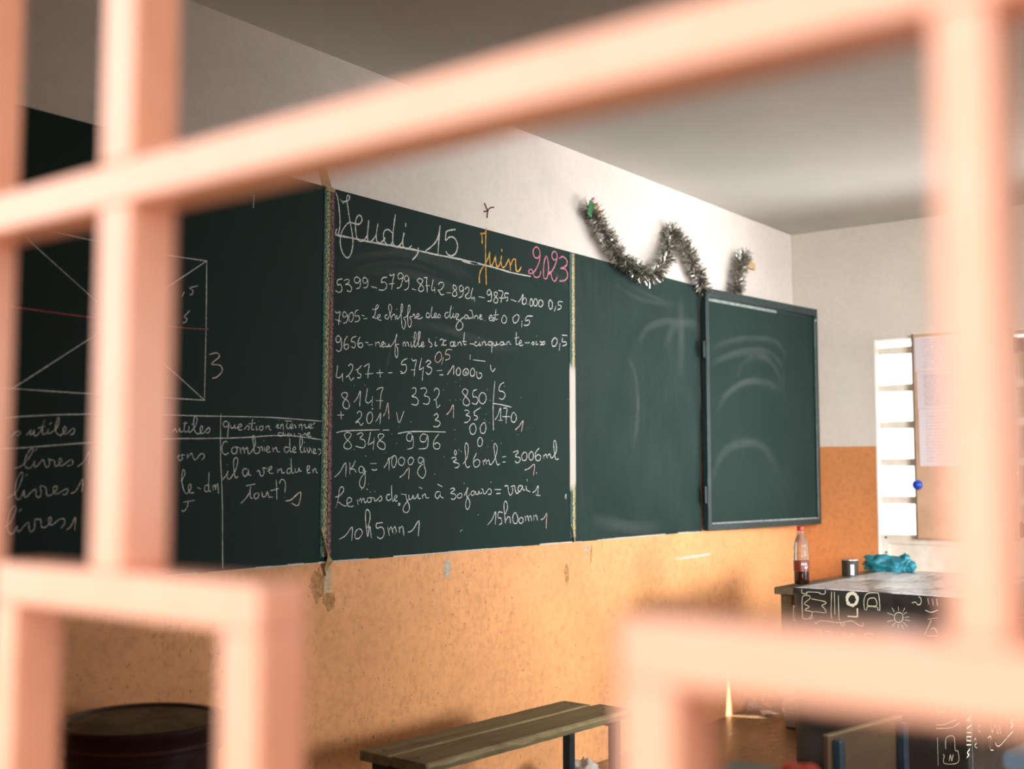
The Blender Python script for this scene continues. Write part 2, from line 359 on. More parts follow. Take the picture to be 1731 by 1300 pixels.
# ------------------------------------------------------------------ chalk strokes (panel coordinates in half millimetres: along, up)
CHALK = {
 ('date_white', 'C', 'w'): """56 5186 4219 5204 4175 5219 4098 5225 4010 5208 3946 5191 3945 5190 3965 5198 3984
56 5205 4208 5227 4180 5255 4160
57 5205 4208 5224 4184 5248 4171 5285 4182 5305 4199 5307 4220 5293 4221 5283 4200 5293 4147 5314 4056 5333 3989 5344 3921 5335 3859 5311 3816 5284 3809 5253 3832 5232 3878 5230 3927 5244 3974 5277 4019 5311 4045 5353 4045 5394 4047 5422 4070 5424 4095 5400 4109 5376 4087 5365 4045 5369 3990 5385 3947 5417 3937 5452 3956 5473 3982
58 5489 4091 5483 4034 5478 3983 5487 3949 5516 3953 5551 3990 5565 4028
58 5577 4084 5565 4028 5562 3986 5573 3957 5602 3957 5638 3983 5649 4001
59 5719 4043 5682 4058 5649 4050 5631 4018 5642 3974 5672 3953 5705 3960 5723 3987
59 5748 4176 5733 4098 5723 4013 5731 3967 5758 3950 5791 3966 5825 4008
60 5836 4063 5823 4008 5829 3967 5856 3955 5887 3963 5914 3988
59 5853 4134 5851 4108
60 5980 3983 5984 3959 5965 3924 5922 3886
61 6059 3971 6123 4013 6187 4078 6215 4181 6204 4086 6192 3964
62 6387 4180 6294 4153 6278 4120 6278 4082 6320 4113 6370 4116 6404 4085 6409 4047 6388 4005 6346 3979 6304 3981 6279 4002""",
 ('date_line', 'C', 'w'): """70 5181 3941 5354 3945 5537 3947 5750 3955 5941 3961 6180 3962 6457 3968 6587 3967 6693 3966 6876 3963 7065 3955 7310 3959
66 6465 3958 6560 3955 6658 3961 6552 3962""",
 ('date_orange', 'C', 'o'): """67 6675 4200 6724 4208 6742 4223
67 6675 4203 6693 4186 6697 4124
67 6742 4254 6738 4136 6738 4021 6743 3907 6748 3820
67 6667 3820 6662 3862 6680 3916 6725 3968 6770 4026 6788 4081
68 6788 4081 6788 4029 6798 3973 6825 3988 6853 4044 6857 4068
68 6857 4068 6862 4017 6876 3978 6908 3994 6932 4044
69 6932 4068 6927 4026 6941 3984 6974 3989 7012 4039 7026 4058
68 6936 4121 6938 4101
69 7026 4058 7041 4013 7045 3970
70 7045 4008 7079 4060 7108 4065 7113 4018 7122 3978 7156 3983 7186 4019""",
 ('date_pink', 'C', 'p'): """62 7426 4142 7406 4121 7365 4121 7345 4145 7345 4178 7376 4204 7411 4204 7435 4168 7426 4100 7385 4033 7335 3990 7290 3983 7285 4004 7315 4017 7340 4002 7355 3968 7395 3962 7431 3982 7446 4020
62 7519 4153 7488 4084 7482 4010 7493 3969 7529 3977 7550 4044 7545 4117 7519 4153
63 7667 4154 7629 4139 7603 4156 7603 4187 7635 4211 7667 4197 7672 4161 7645 4101 7602 4045 7560 4012 7555 4023 7581 4030 7597 3989 7623 3965 7655 3975 7671 4005
63 7704 4162 7753 4185 7807 4168 7817 4132 7774 4100 7720 4083 7784 4086 7822 4057 7817 4019 7773 3988 7703 3975""",
 ('number_list', 'C', 'w'): """40 5252 3663 5212 3650 5209 3618 5236 3624 5250 3603 5244 3581 5220 3570 5193 3579
40 5266 3652 5293 3666 5314 3661 5307 3643 5280 3630 5317 3632 5338 3612 5325 3588 5294 3592
41 5413 3685 5385 3693 5361 3678 5369 3654 5400 3658 5415 3685 5417 3650 5407 3624 5380 3615
41 5480 3691 5455 3700 5440 3683 5449 3662 5473 3667 5484 3689 5488 3659 5474 3635 5446 3629
42 5520 3646 5574 3645
42 5671 3730 5627 3719 5617 3686 5642 3695 5668 3680 5664 3657 5635 3638 5588 3634
42 5696 3756 5708 3745 5741 3760 5727 3716 5716 3650
42 5690 3686 5742 3698
43 5831 3767 5805 3779 5778 3760 5786 3735 5820 3745 5834 3767 5820 3718 5802 3680 5768 3667
43 5885 3761 5862 3769 5843 3748 5855 3726 5881 3737 5887 3759 5889 3717 5878 3679 5844 3664
43 5920 3682 5967 3680
44 6029 3762 5994 3765 5974 3749 5998 3731 6034 3715 6042 3692 6014 3675 5990 3685 6006 3716 6029 3746 6029 3762
44 6045 3778 6077 3782 6073 3757 6082 3678
44 6065 3724 6109 3730
44 6145 3780 6129 3722 6133 3698 6166 3710
44 6157 3728 6162 3685
45 6202 3747 6214 3765 6251 3770 6255 3746 6227 3715 6198 3709 6215 3695 6231 3680 6264 3687
45 6289 3701 6339 3707
45 6398 3758 6368 3768 6364 3745 6394 3724 6406 3704 6385 3687 6356 3692 6364 3718 6398 3741 6398 3758
45 6479 3763 6453 3776 6432 3757 6445 3730 6475 3743 6480 3768 6479 3729 6462 3697 6424 3681
46 6500 3751 6522 3774 6544 3763 6535 3731 6505 3710 6509 3691 6540 3689 6557 3703
46 6587 3774 6570 3729 6570 3696 6610 3706
46 6601 3714 6610 3675
47 6658 3718 6726 3717
47 6803 3770 6784 3788 6757 3764 6771 3743 6803 3758 6807 3776 6812 3736 6803 3704 6762 3696
47 6876 3779 6848 3773 6844 3755 6872 3738 6890 3720 6876 3698 6844 3697 6839 3714 6862 3740 6881 3762 6876 3779
47 6895 3796 6951 3791 6937 3752 6927 3704
48 6904 3739 6965 3744
48 7026 3786 6979 3783 6974 3750 7007 3757 7012 3735 6993 3724
48 7050 3745 7122 3736
49 7142 3732 7176 3760 7210 3803 7200 3760 7195 3724
49 7225 3781 7200 3748 7210 3726 7244 3736 7254 3767 7230 3782
49 7272 3734 7278 3732
49 7319 3783 7299 3754 7304 3725 7329 3728 7339 3759 7319 3783
49 7375 3790 7349 3760 7359 3731 7390 3738 7400 3769 7375 3790
50 7441 3789 7415 3762 7425 3733 7461 3740 7476 3772 7441 3789
50 7575 3805 7554 3772 7564 3733 7596 3737 7606 3778 7575 3805
50 7654 3762 7633 3717
51 7750 3808 7697 3804 7686 3775 7723 3776 7723 3752 7675 3734""",
 ('tens_sentence', 'C', 'w'): """38 5192 3445 5206 3434 5236 3445 5229 3410 5224 3360
38 5193 3391 5247 3384
38 5293 3439 5273 3451 5259 3432 5270 3414 5293 3426 5300 3437 5304 3408 5294 3385 5267 3374
39 5341 3454 5317 3434 5317 3399 5338 3392 5355 3418 5351 3448 5341 3454
39 5399 3478 5375 3463 5372 3432 5399 3438 5414 3419 5397 3400 5369 3395
39 5431 3446 5459 3442
39 5449 3421 5484 3429
40 5532 3498 5565 3496 5590 3522 5579 3531 5564 3512 5558 3465 5537 3438 5537 3445 5565 3438 5587 3443 5605 3455 5605 3468 5587 3461 5580 3442 5594 3431 5620 3431
40 5678 3476 5656 3466 5656 3450 5682 3448 5711 3498 5718 3534 5699 3548 5688 3526 5703 3481 5719 3442
40 5715 3462 5740 3485 5755 3471 5756 3448
41 5770 3483 5771 3458 5786 3462 5823 3515 5826 3557 5815 3561 5811 3504 5820 3432 5832 3394 5850 3404 5858 3446 5838 3470 5869 3484 5899 3529 5902 3561 5887 3559 5880 3501 5884 3428 5900 3414 5915 3431 5915 3463 5899 3482 5930 3490
40 5768 3525 5772 3520
41 5930 3490 5941 3507 5953 3501 5953 3477
42 5953 3480 5996 3503 5992 3516 5973 3506 5977 3482 6008 3483 6035 3497
42 6107 3528 6079 3531 6071 3506 6095 3500 6115 3521
42 6134 3582 6123 3527 6131 3504 6151 3509 6179 3528 6171 3541 6155 3526 6163 3508 6188 3513 6208 3537 6224 3525 6216 3513 6196 3511
43 6311 3560 6282 3554 6273 3529 6294 3518 6319 3539
43 6344 3613 6327 3551 6336 3522 6361 3539
43 6365 3561 6365 3534 6386 3536 6399 3554
43 6367 3602 6371 3598
43 6386 3558 6428 3560 6399 3521 6433 3519 6472 3495 6467 3462 6429 3444 6399 3455 6408 3489 6454 3527 6488 3547
44 6532 3563 6501 3562 6493 3542 6514 3536 6536 3558 6540 3541 6558 3546 6580 3554
44 6575 3607 6588 3569 6588 3544
44 6549 3604 6579 3604
44 6601 3570 6610 3546
44 6610 3560 6632 3576 6646 3564 6650 3547
44 6663 3560 6690 3574 6681 3585 6668 3566 6681 3551 6708 3556
44 6729 3546 6732 3544
45 6780 3567 6817 3582 6808 3596 6785 3579 6789 3554 6817 3557 6840 3585 6844 3562 6826 3549
45 6867 3648 6858 3593 6863 3567 6890 3576
45 6835 3599 6900 3609
45 6956 3606 6937 3578 6946 3553 6984 3557 6998 3590 6974 3611 6956 3606
46 7122 3633 7079 3605 7089 3568 7127 3575 7156 3613 7146 3633 7122 3633
46 7195 3594 7190 3540
46 7339 3645 7264 3637 7239 3598 7284 3609 7294 3586 7264 3565 7220 3561""",
 ('words_sentence', 'C', 'w'): """38 5242 3279 5221 3289 5202 3270 5209 3246 5235 3251 5245 3279 5252 3236 5249 3201 5226 3187 5206 3195
38 5305 3295 5282 3268 5273 3228 5286 3207 5310 3214 5313 3236 5289 3239 5276 3223
39 5384 3300 5347 3286 5340 3261 5367 3261 5378 3242 5365 3221 5341 3229
39 5419 3300 5402 3269 5402 3239 5423 3229 5444 3240 5440 3260 5416 3258 5406 3244
39 5465 3267 5496 3268
39 5493 3252 5539 3259
40 5564 3279 5568 3249
40 5568 3269 5593 3281 5604 3267 5611 3250 5622 3261 5647 3276 5640 3288 5625 3274 5633 3252 5655 3256
40 5662 3282 5662 3259 5684 3259 5695 3280
40 5695 3280 5699 3260 5721 3270 5757 3312 5772 3349 5764 3338 5758 3281 5755 3219 5766 3191 5781 3205 5780 3252 5761 3276 5795 3284
41 5833 3300 5837 3272
41 5836 3293 5851 3305 5863 3275
41 5867 3298 5882 3307 5894 3275
42 5916 3311 5917 3279 5936 3286 5963 3331 5966 3378 5951 3377 5947 3329 5951 3282 5971 3289 6001 3345 6009 3388 5993 3381 5990 3328 5994 3286 6018 3293 6045 3312 6037 3322 6021 3307 6029 3286 6057 3297
41 5926 3349 5930 3347
42 6104 3354 6100 3333 6112 3328 6133 3314 6129 3298 6113 3294
42 6173 3339 6169 3307 6193 3311
42 6178 3368 6182 3365
42 6217 3349 6242 3362 6258 3352 6250 3325 6234 3312
42 6291 3358 6262 3347 6258 3320 6291 3323
43 6370 3353 6341 3348 6333 3325 6362 3320 6387 3344 6379 3354 6366 3336 6383 3321 6404 3332
43 6417 3355 6421 3328
43 6421 3347 6447 3360 6455 3344 6464 3331
43 6493 3436 6485 3364 6494 3342 6515 3350
43 6468 3365 6515 3369
44 6554 3356 6602 3357
44 6637 3377 6615 3370 6611 3350 6638 3347 6660 3363
44 6669 3380 6669 3352 6691 3360
44 6658 3414 6662 3412
44 6700 3383 6704 3355
44 6704 3375 6731 3389 6740 3361 6763 3372
45 6817 3394 6781 3390 6776 3367 6808 3370 6822 3394 6817 3348 6813 3311
45 6835 3390 6840 3370 6868 3373 6872 3399 6881 3377 6909 3385
45 6956 3406 6923 3400 6923 3380 6951 3383 6960 3407 6965 3387 6989 3392
45 6998 3410 7003 3387
46 7008 3405 7031 3416 7041 3397 7055 3395
46 7122 3498 7117 3433 7122 3401 7146 3406
46 7098 3446 7156 3460
46 7151 3406 7190 3425 7175 3438 7156 3413 7171 3396 7210 3406
47 7229 3425 7294 3428
47 7234 3422 7292 3432
47 7318 3421 7343 3441 7353 3424 7333 3414
47 7384 3451 7379 3424 7409 3429
47 7387 3495 7391 3492
47 7429 3449 7455 3452 7455 3433 7434 3423
47 7501 3459 7465 3446 7465 3428 7506 3444
48 7642 3502 7600 3471 7605 3432 7647 3438 7674 3478 7642 3502
48 7711 3463 7700 3403
49 7738 3533 7814 3537
48 7749 3512 7743 3478 7792 3482 7802 3461 7748 3444""",
 ('mark_half', 'C', 'k'): """38 6210 3267 6173 3237 6170 3200 6202 3191 6235 3221 6234 3253 6210 3267
38 6259 3233 6239 3175
38 6354 3293 6300 3291 6279 3257 6321 3255 6325 3228 6280 3213""",
 ('addition_line', 'C', 'w'): """44 5218 3096 5215 3062 5209 3022 5239 3019 5265 3038
44 5262 3048 5266 2994
44 5315 3098 5335 3114 5356 3101 5346 3071 5313 3034 5296 3026 5320 3035 5340 3007 5367 3028
45 5435 3112 5411 3090 5381 3076
45 5401 3085 5405 3060 5429 3052 5426 3032 5395 3027
45 5456 3104 5505 3127 5499 3082 5496 3031
45 5471 3057 5545 3067
46 5577 3072 5642 3079
46 5606 3097 5614 3044
46 5690 3080 5730 3085
47 5879 3194 5830 3172 5823 3146 5861 3149 5872 3124 5854 3094 5812 3086
47 5808 3101 5842 3090
47 5921 3198 5937 3181 5972 3189 5957 3140 5950 3074
47 5918 3117 5957 3119
48 6026 3209 6007 3149 6007 3126 6050 3144
48 6046 3149 6032 3048
48 6070 3180 6097 3198 6122 3184 6082 3155 6126 3147 6130 3121 6098 3098 6070 3112
49 6182 3130 6247 3137
49 6215 3103 6260 3106
45 6301 3109 6338 3146 6371 3179 6372 3113
45 6422 3172 6401 3143 6410 3116 6439 3118 6448 3152 6426 3172
45 6508 3170 6478 3145 6486 3121 6525 3124 6542 3155 6512 3171
45 6499 3139 6516 3137 6512 3151
46 6590 3178 6564 3154 6568 3121 6603 3124 6612 3158 6590 3178
46 6638 3159 6638 3118 6669 3106 6696 3127 6687 3146 6665 3147
46 6559 3273 6559 3240
46 6590 3240 6736 3240
47 6799 3219 6808 3180 6831 3171 6859 3198""",
 ('column_sum', 'C', 'w'): """38 5311 2917 5281 2925 5257 2911 5274 2890 5312 2873 5329 2844 5313 2821 5279 2827 5272 2856 5298 2889 5311 2917
39 5370 2866 5400 2897 5427 2945 5425 2893 5422 2841
39 5493 2966 5484 2916 5477 2881 5502 2867 5537 2889
39 5540 2914 5537 2849
40 5579 2959 5607 2973 5643 2975 5622 2934 5613 2832
40 5573 2888 5645 2889
38 5220 2776 5280 2779
38 5252 2802 5257 2749
39 5398 2793 5415 2809 5440 2800 5433 2770 5392 2739 5389 2732 5413 2740 5434 2718 5458 2734
39 5517 2808 5492 2782 5493 2743 5521 2734 5542 2764 5538 2799 5517 2808
39 5538 2833 5545 2830 5536 2828
40 5571 2745 5596 2771 5620 2805 5614 2732
39 5215 2663 5305 2678 5611 2694
40 5640 2692 5702 2695
38 5349 2654 5318 2668 5288 2655 5299 2629 5340 2601 5350 2576 5327 2561 5290 2566 5286 2590 5319 2620 5349 2654
39 5400 2656 5435 2669 5456 2657 5428 2632 5467 2621 5478 2594 5457 2571 5388 2580
39 5526 2677 5512 2624 5506 2592 5565 2618
39 5561 2640 5552 2558
40 5655 2658 5618 2667 5597 2651 5612 2626 5655 2607 5666 2582 5652 2564 5612 2571 5591 2596 5619 2627 5655 2658""",
 ('column_product', 'C', 'w'): """41 5774 2819 5801 2748 5849 2830
41 5927 2987 5954 2996 5970 2981 5958 2952 5928 2935 5974 2927 5994 2902 5975 2877 5924 2880
41 6016 2992 6060 3000 6083 2980 6056 2947 6100 2939 6112 2913 6092 2888 6041 2891
42 6159 2984 6175 3004 6208 2998 6212 2966 6180 2927 6156 2920 6180 2921 6192 2869 6225 2889
42 6157 2809 6189 2826 6205 2805 6173 2780 6213 2774 6226 2753 6197 2733 6153 2734
42 5790 2674 5907 2690 6110 2696 6287 2698
41 5927 2675 5900 2680 5877 2658 5885 2628 5923 2628 5934 2665 5946 2624 5939 2582 5886 2568
41 6086 2672 6047 2678 6016 2657 6024 2626 6071 2627 6092 2669 6098 2617 6079 2580 6001 2573
42 6214 2683 6170 2645 6154 2607 6170 2578 6215 2579 6223 2609 6190 2619 6158 2605""",
 ('division', 'C', 'w'): """43 6526 3011 6495 3020 6470 2996 6491 2976 6539 2945 6556 2918 6526 2898 6487 2907 6483 2937 6517 2972 6534 3000 6526 3011
44 6639 3023 6595 3006 6595 2967 6635 2967 6652 2940 6626 2913 6582 2920
44 6701 3004 6665 2974 6670 2935 6710 2920 6746 2950 6741 2989 6701 3004
44 6854 3098 6841 3012 6832 2898 6837 2725
45 6965 3096 6919 3073 6905 3030 6956 3024 6980 2996 6947 2966 6905 2972
45 6827 2929 6919 2925 7060 2911
45 6855 2805 6892 2844 6924 2899 6924 2805
45 6896 2804 6947 2806
45 6956 2898 7003 2897 6994 2848 6992 2784
45 6947 2834 7041 2838
46 7084 2872 7055 2833 7069 2799 7107 2803 7122 2841 7084 2872
43 6496 2861 6526 2865 6552 2849 6513 2828 6557 2819 6557 2797 6527 2777 6492 2773
44 6683 2891 6631 2869 6600 2851
44 6613 2855 6609 2832 6640 2825 6644 2806 6605 2796
43 6592 2768 6557 2742 6570 2695 6609 2694 6631 2730 6613 2763 6592 2768
44 6715 2778 6680 2746 6689 2704 6729 2705 6746 2742 6737 2773 6715 2778
44 6680 2671 6649 2645 6658 2606 6693 2610 6706 2646 6680 2671""",
 ('pink_marks', 'C', 'k'): """42 5646 2786 5671 2825 5688 2879 5696 2826 5701 2768
45 6295 2822 6336 2854 6369 2896 6370 2801
46 7107 2739 7156 2767 7209 2812 7184 2727
41 5809 2376 5850 2397 5902 2440 5899 2363
46 7228 2430 7282 2442 7356 2474 7341 2386
47 7440 2040 7481 2051 7521 2088 7516 2032 7511 1970""",
 ('units_line', 'C', 'w'): """38 5203 2378 5249 2411 5301 2472 5302 2382
38 5338 2472 5339 2397
39 5389 2489 5366 2450 5342 2431 5376 2431 5397 2409
39 5466 2436 5441 2451 5421 2436 5428 2411 5456 2409 5469 2438 5480 2382 5474 2328 5454 2308 5429 2328 5436 2367 5487 2421
39 5525 2468 5585 2469
39 5539 2431 5564 2424 5593 2431
40 5657 2442 5686 2472 5707 2508 5705 2422
40 5715 2505 5751 2523 5770 2518 5778 2488 5760 2447 5737 2452 5730 2493 5751 2523
40 5830 2514 5796 2493 5808 2463 5841 2460 5860 2494 5830 2514
41 5924 2515 5894 2494 5902 2466 5929 2466 5951 2495 5924 2515
41 6048 2506 6017 2516 5994 2495 6017 2472 6044 2490 6052 2511 6060 2454 6076 2417 6057 2376 6026 2376 5991 2407 6006 2443 6045 2469
43 6392 2571 6384 2552 6396 2536 6409 2555 6392 2571
43 6351 2511 6392 2519 6405 2503 6371 2487 6426 2476 6439 2460 6418 2447 6388 2444
43 6481 2471 6528 2521 6540 2598 6519 2625 6502 2597 6511 2526 6507 2477 6528 2447 6563 2458
43 6636 2553 6606 2511 6602 2472 6623 2450 6663 2461 6672 2495 6641 2506 6606 2489
44 6711 2501 6720 2465
44 6720 2490 6743 2507 6756 2473
45 6760 2493 6783 2504 6792 2473 6819 2476 6864 2530 6883 2598 6855 2629 6842 2598 6865 2508 6887 2468 6915 2477
45 6943 2528 6989 2532
45 6947 2489 6985 2491
45 7079 2565 7136 2577 7141 2563 7107 2536 7165 2525 7165 2499 7131 2484 7103 2499
46 7228 2570 7189 2540 7204 2505 7248 2512 7257 2553 7228 2570
46 7312 2574 7282 2544 7297 2509 7336 2518 7341 2557 7312 2574
47 7422 2605 7376 2572 7366 2530 7391 2504 7431 2513 7437 2543 7401 2551 7371 2533
47 7477 2552 7482 2520
47 7487 2541 7513 2556 7528 2523
48 7534 2544 7565 2560 7580 2530 7606 2533 7653 2582 7648 2655 7627 2666 7617 2630 7632 2558 7648 2518 7690 2522""",
 ('month_sentence', 'C', 'w'): """38 5208 2253 5244 2258 5284 2291 5277 2317 5250 2306 5241 2258 5225 2201 5209 2182 5219 2191 5238 2220 5278 2200 5312 2194
38 5312 2208 5352 2222 5355 2241 5328 2247 5315 2223 5325 2196 5353 2188 5376 2195
39 5406 2236 5417 2199
39 5420 2221 5441 2240 5448 2211
39 5451 2225 5468 2240 5479 2212 5500 2224
39 5524 2244 5503 2239 5504 2217 5532 2216 5538 2238 5524 2244 5560 2243
39 5567 2243 5570 2223 5588 2225 5624 2252 5638 2242 5635 2224 5606 2220
39 5568 2286 5572 2283
40 5718 2261 5692 2261 5682 2236 5704 2221 5729 2235
40 5732 2323 5732 2270 5740 2220 5758 2225 5784 2244 5777 2257 5758 2240 5766 2219 5792 2219
40 5799 2196 5807 2202 5816 2196 5807 2189 5799 2196
40 5825 2264 5881 2258
40 5874 2258 5882 2228 5908 2186 5905 2150 5875 2137 5848 2152 5856 2182 5904 2227
41 5904 2258 5908 2227 5935 2232 5946 2257
41 5946 2257 5954 2231 5977 2236 5996 2262 6000 2233 6027 2230
41 6007 2308 6042 2298
41 6039 2256 6047 2230
41 6047 2248 6070 2261 6082 2235 6113 2234
42 6225 2275 6189 2272 6177 2244 6201 2227 6229 2253 6233 2274 6233 2243 6266 2229
42 6201 2328 6253 2309
42 6339 2293 6377 2298 6385 2285 6344 2264 6390 2255 6402 2234 6377 2218 6348 2224
43 6444 2260 6419 2244 6427 2228 6461 2230 6469 2254 6448 2263
43 6495 2243 6520 2275 6537 2302 6521 2248 6555 2209 6560 2171 6534 2142 6512 2167 6521 2210 6563 2258
43 6493 2335 6497 2330
43 6589 2275 6572 2258 6585 2244 6611 2252 6611 2272 6589 2275
44 6624 2274 6633 2252 6655 2252 6663 2276
44 6663 2276 6677 2254 6703 2262
44 6694 2290 6712 2284 6721 2256 6743 2256 6783 2289 6810 2278 6806 2252 6775 2247
44 6806 2340 6810 2337
45 6851 2283 6929 2282
45 6870 2253 6925 2254
45 6971 2307 7013 2309 7022 2264 7046 2238 7074 2263 7069 2303 7050 2303
46 7050 2303 7098 2309 7107 2274 7126 2251 7155 2262
46 7189 2308 7155 2308 7141 2280 7165 2265 7194 2291 7199 2311 7208 2279 7233 2273
46 7247 2308 7252 2278 7301 2260
46 7257 2360 7262 2342
47 7331 2254 7371 2271 7406 2306 7400 2244
47 7375 2236 7436 2229""",
 ('time_line', 'C', 'w'): """42 5249 1983 5308 2007 5365 2057 5363 1971
42 5416 2041 5392 2018 5396 1986 5427 1982 5458 2015 5444 2040 5416 2041
43 5507 1989 5488 2087 5487 2146 5501 2168 5526 2145 5526 2096 5506 2047
43 5514 1993 5520 2047 5530 2051 5542 1980
43 5651 2077 5590 2072 5594 2042 5637 2048 5662 2022 5656 1987 5627 1971 5598 1985
44 5698 2045 5714 1987
44 5713 2025 5731 2047 5750 2003
44 5750 2029 5768 2045 5783 2007
44 5809 2044 5813 2003
44 5816 2031 5842 2045 5858 1981
45 5895 2003 5944 2016 6009 2078 6002 1973
44 6766 2022 6820 2060 6865 2117 6861 2022
44 6952 2109 6902 2113 6893 2074 6929 2067 6939 2033 6906 2018
45 6985 2026 6966 2151 6976 2193 7004 2179 7008 2139 6980 2094
45 6990 2049 7018 2076 7041 2064 7046 2024
45 7098 2102 7074 2069 7088 2028 7126 2024 7141 2061 7117 2099 7098 2102
46 7184 2066 7155 2049 7165 2023 7198 2025 7208 2050 7184 2066
46 7232 2076 7242 2035
46 7247 2064 7266 2075 7281 2034
46 7286 2063 7306 2074 7320 2035
46 7345 2078 7350 2037
46 7355 2066 7380 2077 7395 2036
43 6450 1985 6475 2000
48 7773 2206 7789 2236 7789 2194""",
 ('table_lines', 'L', 'w'): """34 2966 2670 3088 2684 3279 2700 3481 2711 3731 2722 4061 2727 4292 2732 4590 2739 4766 2739 5084 2732
34 2971 2521 3093 2529 3284 2547 3482 2564 3735 2582 4001 2596 4158 2600 4295 2606 4346 2607 4516 2617 4674 2630 4858 2633 5086 2615
31 4296 2745 4296 2629 4300 2492 4311 2360 4315 2295 4321 2183 4326 1997 4330 1855
28 3501 2712 3511 2404 3525 1943
32 4511 4072 4508 3992""",
 ('rectangle_drawing', 'L', 'w'): """32 4174 3627 4179 3219 4178 2815
32 3020 3635 3153 3630 3451 3623 3725 3618 3988 3617 4174 3622
32 2976 2818 3024 2818 3467 2816 3998 2819 4178 2819
32 3021 3608 3564 3241 4178 2819
32 3024 2818 3566 3192 4174 3622
32 4119 3471 4060 3450 4082 3440 4077 3417 4061 3412
32 4024 3424 4009 3395
32 4064 3322 4028 3283 4044 3276 4039 3254 4018 3247""",
 ('red_line', 'L', 'r'): """32 2962 3221 3026 3221 3546 3215 3998 3219 4195 3228
32 4157 3226 4195 3234""",
 ('rectangle_height', 'L', 'k'): """37 4204 3083 4259 3097 4276 3075 4222 3031 4282 3027 4300 2996 4262 2958 4229 2948""",
 ('useful_heading', 'L', 'w'): """25 3027 2582 3051 2605 3067 2609 3071 2594 3052 2588
25 3103 2589 3128 2618 3123 2595 3137 2598 3146 2619 3145 2596 3157 2589 3184 2623 3199 2673 3188 2620 3195 2597 3213 2605
25 3164 2628 3204 2639
26 3221 2625 3217 2606 3234 2606 3270 2637 3279 2680 3272 2685 3259 2637 3264 2611 3284 2596 3300 2604 3320 2628 3311 2641 3302 2623 3311 2602 3329 2609 3356 2633 3367 2625 3359 2604 3342 2601
25 3226 2649 3238 2659""",
 ('books_lines', 'L', 'w'): """24 3048 2427 3083 2439 3117 2472 3143 2517 3135 2528 3112 2498 3098 2454 3110 2431 3130 2430 3148 2450 3151 2465 3154 2435 3170 2443 3193 2469 3201 2469 3211 2439 3227 2436 3234 2458 3226 2475 3242 2470 3259 2466 3264 2440 3280 2444 3300 2467 3292 2478 3284 2463 3293 2440 3314 2448 3346 2471 3361 2467 3360 2448 3331 2440
24 3153 2514 3163 2525
24 3022 2282 3063 2315 3092 2388 3084 2407 3063 2373 3054 2315 3065 2278 3084 2281 3102 2321 3103 2292 3115 2286 3135 2306 3162 2325 3167 2291 3183 2283 3193 2306 3186 2336 3202 2339 3218 2328 3224 2294 3248 2295 3276 2320 3276 2339 3259 2331 3264 2303 3285 2301 3326 2323 3339 2319 3331 2298 3308 2295
23 3108 2390 3117 2399
24 3008 2141 3041 2169 3063 2226 3054 2243 3032 2213 3023 2147 3036 2110 3055 2113 3071 2146 3072 2124 3084 2119 3105 2141 3130 2162 3135 2125 3149 2115 3164 2135 3163 2172 3179 2175 3195 2171 3200 2137 3225 2136 3252 2165 3246 2183 3236 2170 3245 2147 3265 2148 3298 2172 3323 2171 3325 2148 3307 2126
23 3079 2215 3090 2229""",
 ('books_marks', 'L', 'k'): """34 3388 2436 3424 2464 3452 2515 3452 2448
34 3356 2300 3385 2315 3420 2372 3418 2308
33 3339 2117 3362 2135 3385 2180 3384 2110""",
 ('middle_column', 'L', 'w'): """30 3967 2632 3988 2651 3991 2633 4010 2643 4013 2656 4019 2634 4038 2639
30 4050 2694 4043 2653 4049 2635 4071 2640
30 4034 2680 4064 2686
30 4076 2668 4077 2631 4115 2664 4131 2707 4114 2722 4106 2687 4116 2641 4144 2626 4169 2657 4160 2673 4152 2652 4161 2629 4184 2639 4209 2663 4221 2654 4212 2635 4192 2634
30 4092 2677 4103 2682
30 4019 2506 4006 2492 4017 2474 4036 2483 4030 2506 4052 2504
30 4069 2511 4069 2484
30 4075 2497 4096 2516 4108 2493 4125 2480 4158 2512 4181 2513 4184 2494 4168 2480
30 4029 2356 4055 2401 4043 2424 4034 2378 4046 2319 4069 2289 4099 2323 4092 2344 4079 2323 4091 2296 4119 2295
30 4141 2323 4166 2316
30 4220 2336 4197 2334 4192 2308 4209 2299 4223 2317
30 4221 2411 4219 2345 4223 2303 4238 2303
30 4248 2336 4252 2305
31 4254 2326 4266 2338 4269 2308
31 4272 2326 4283 2343 4290 2286
30 4048 2242 4123 2252
30 4081 2246 4076 2218 4055 2194 4038 2196""",
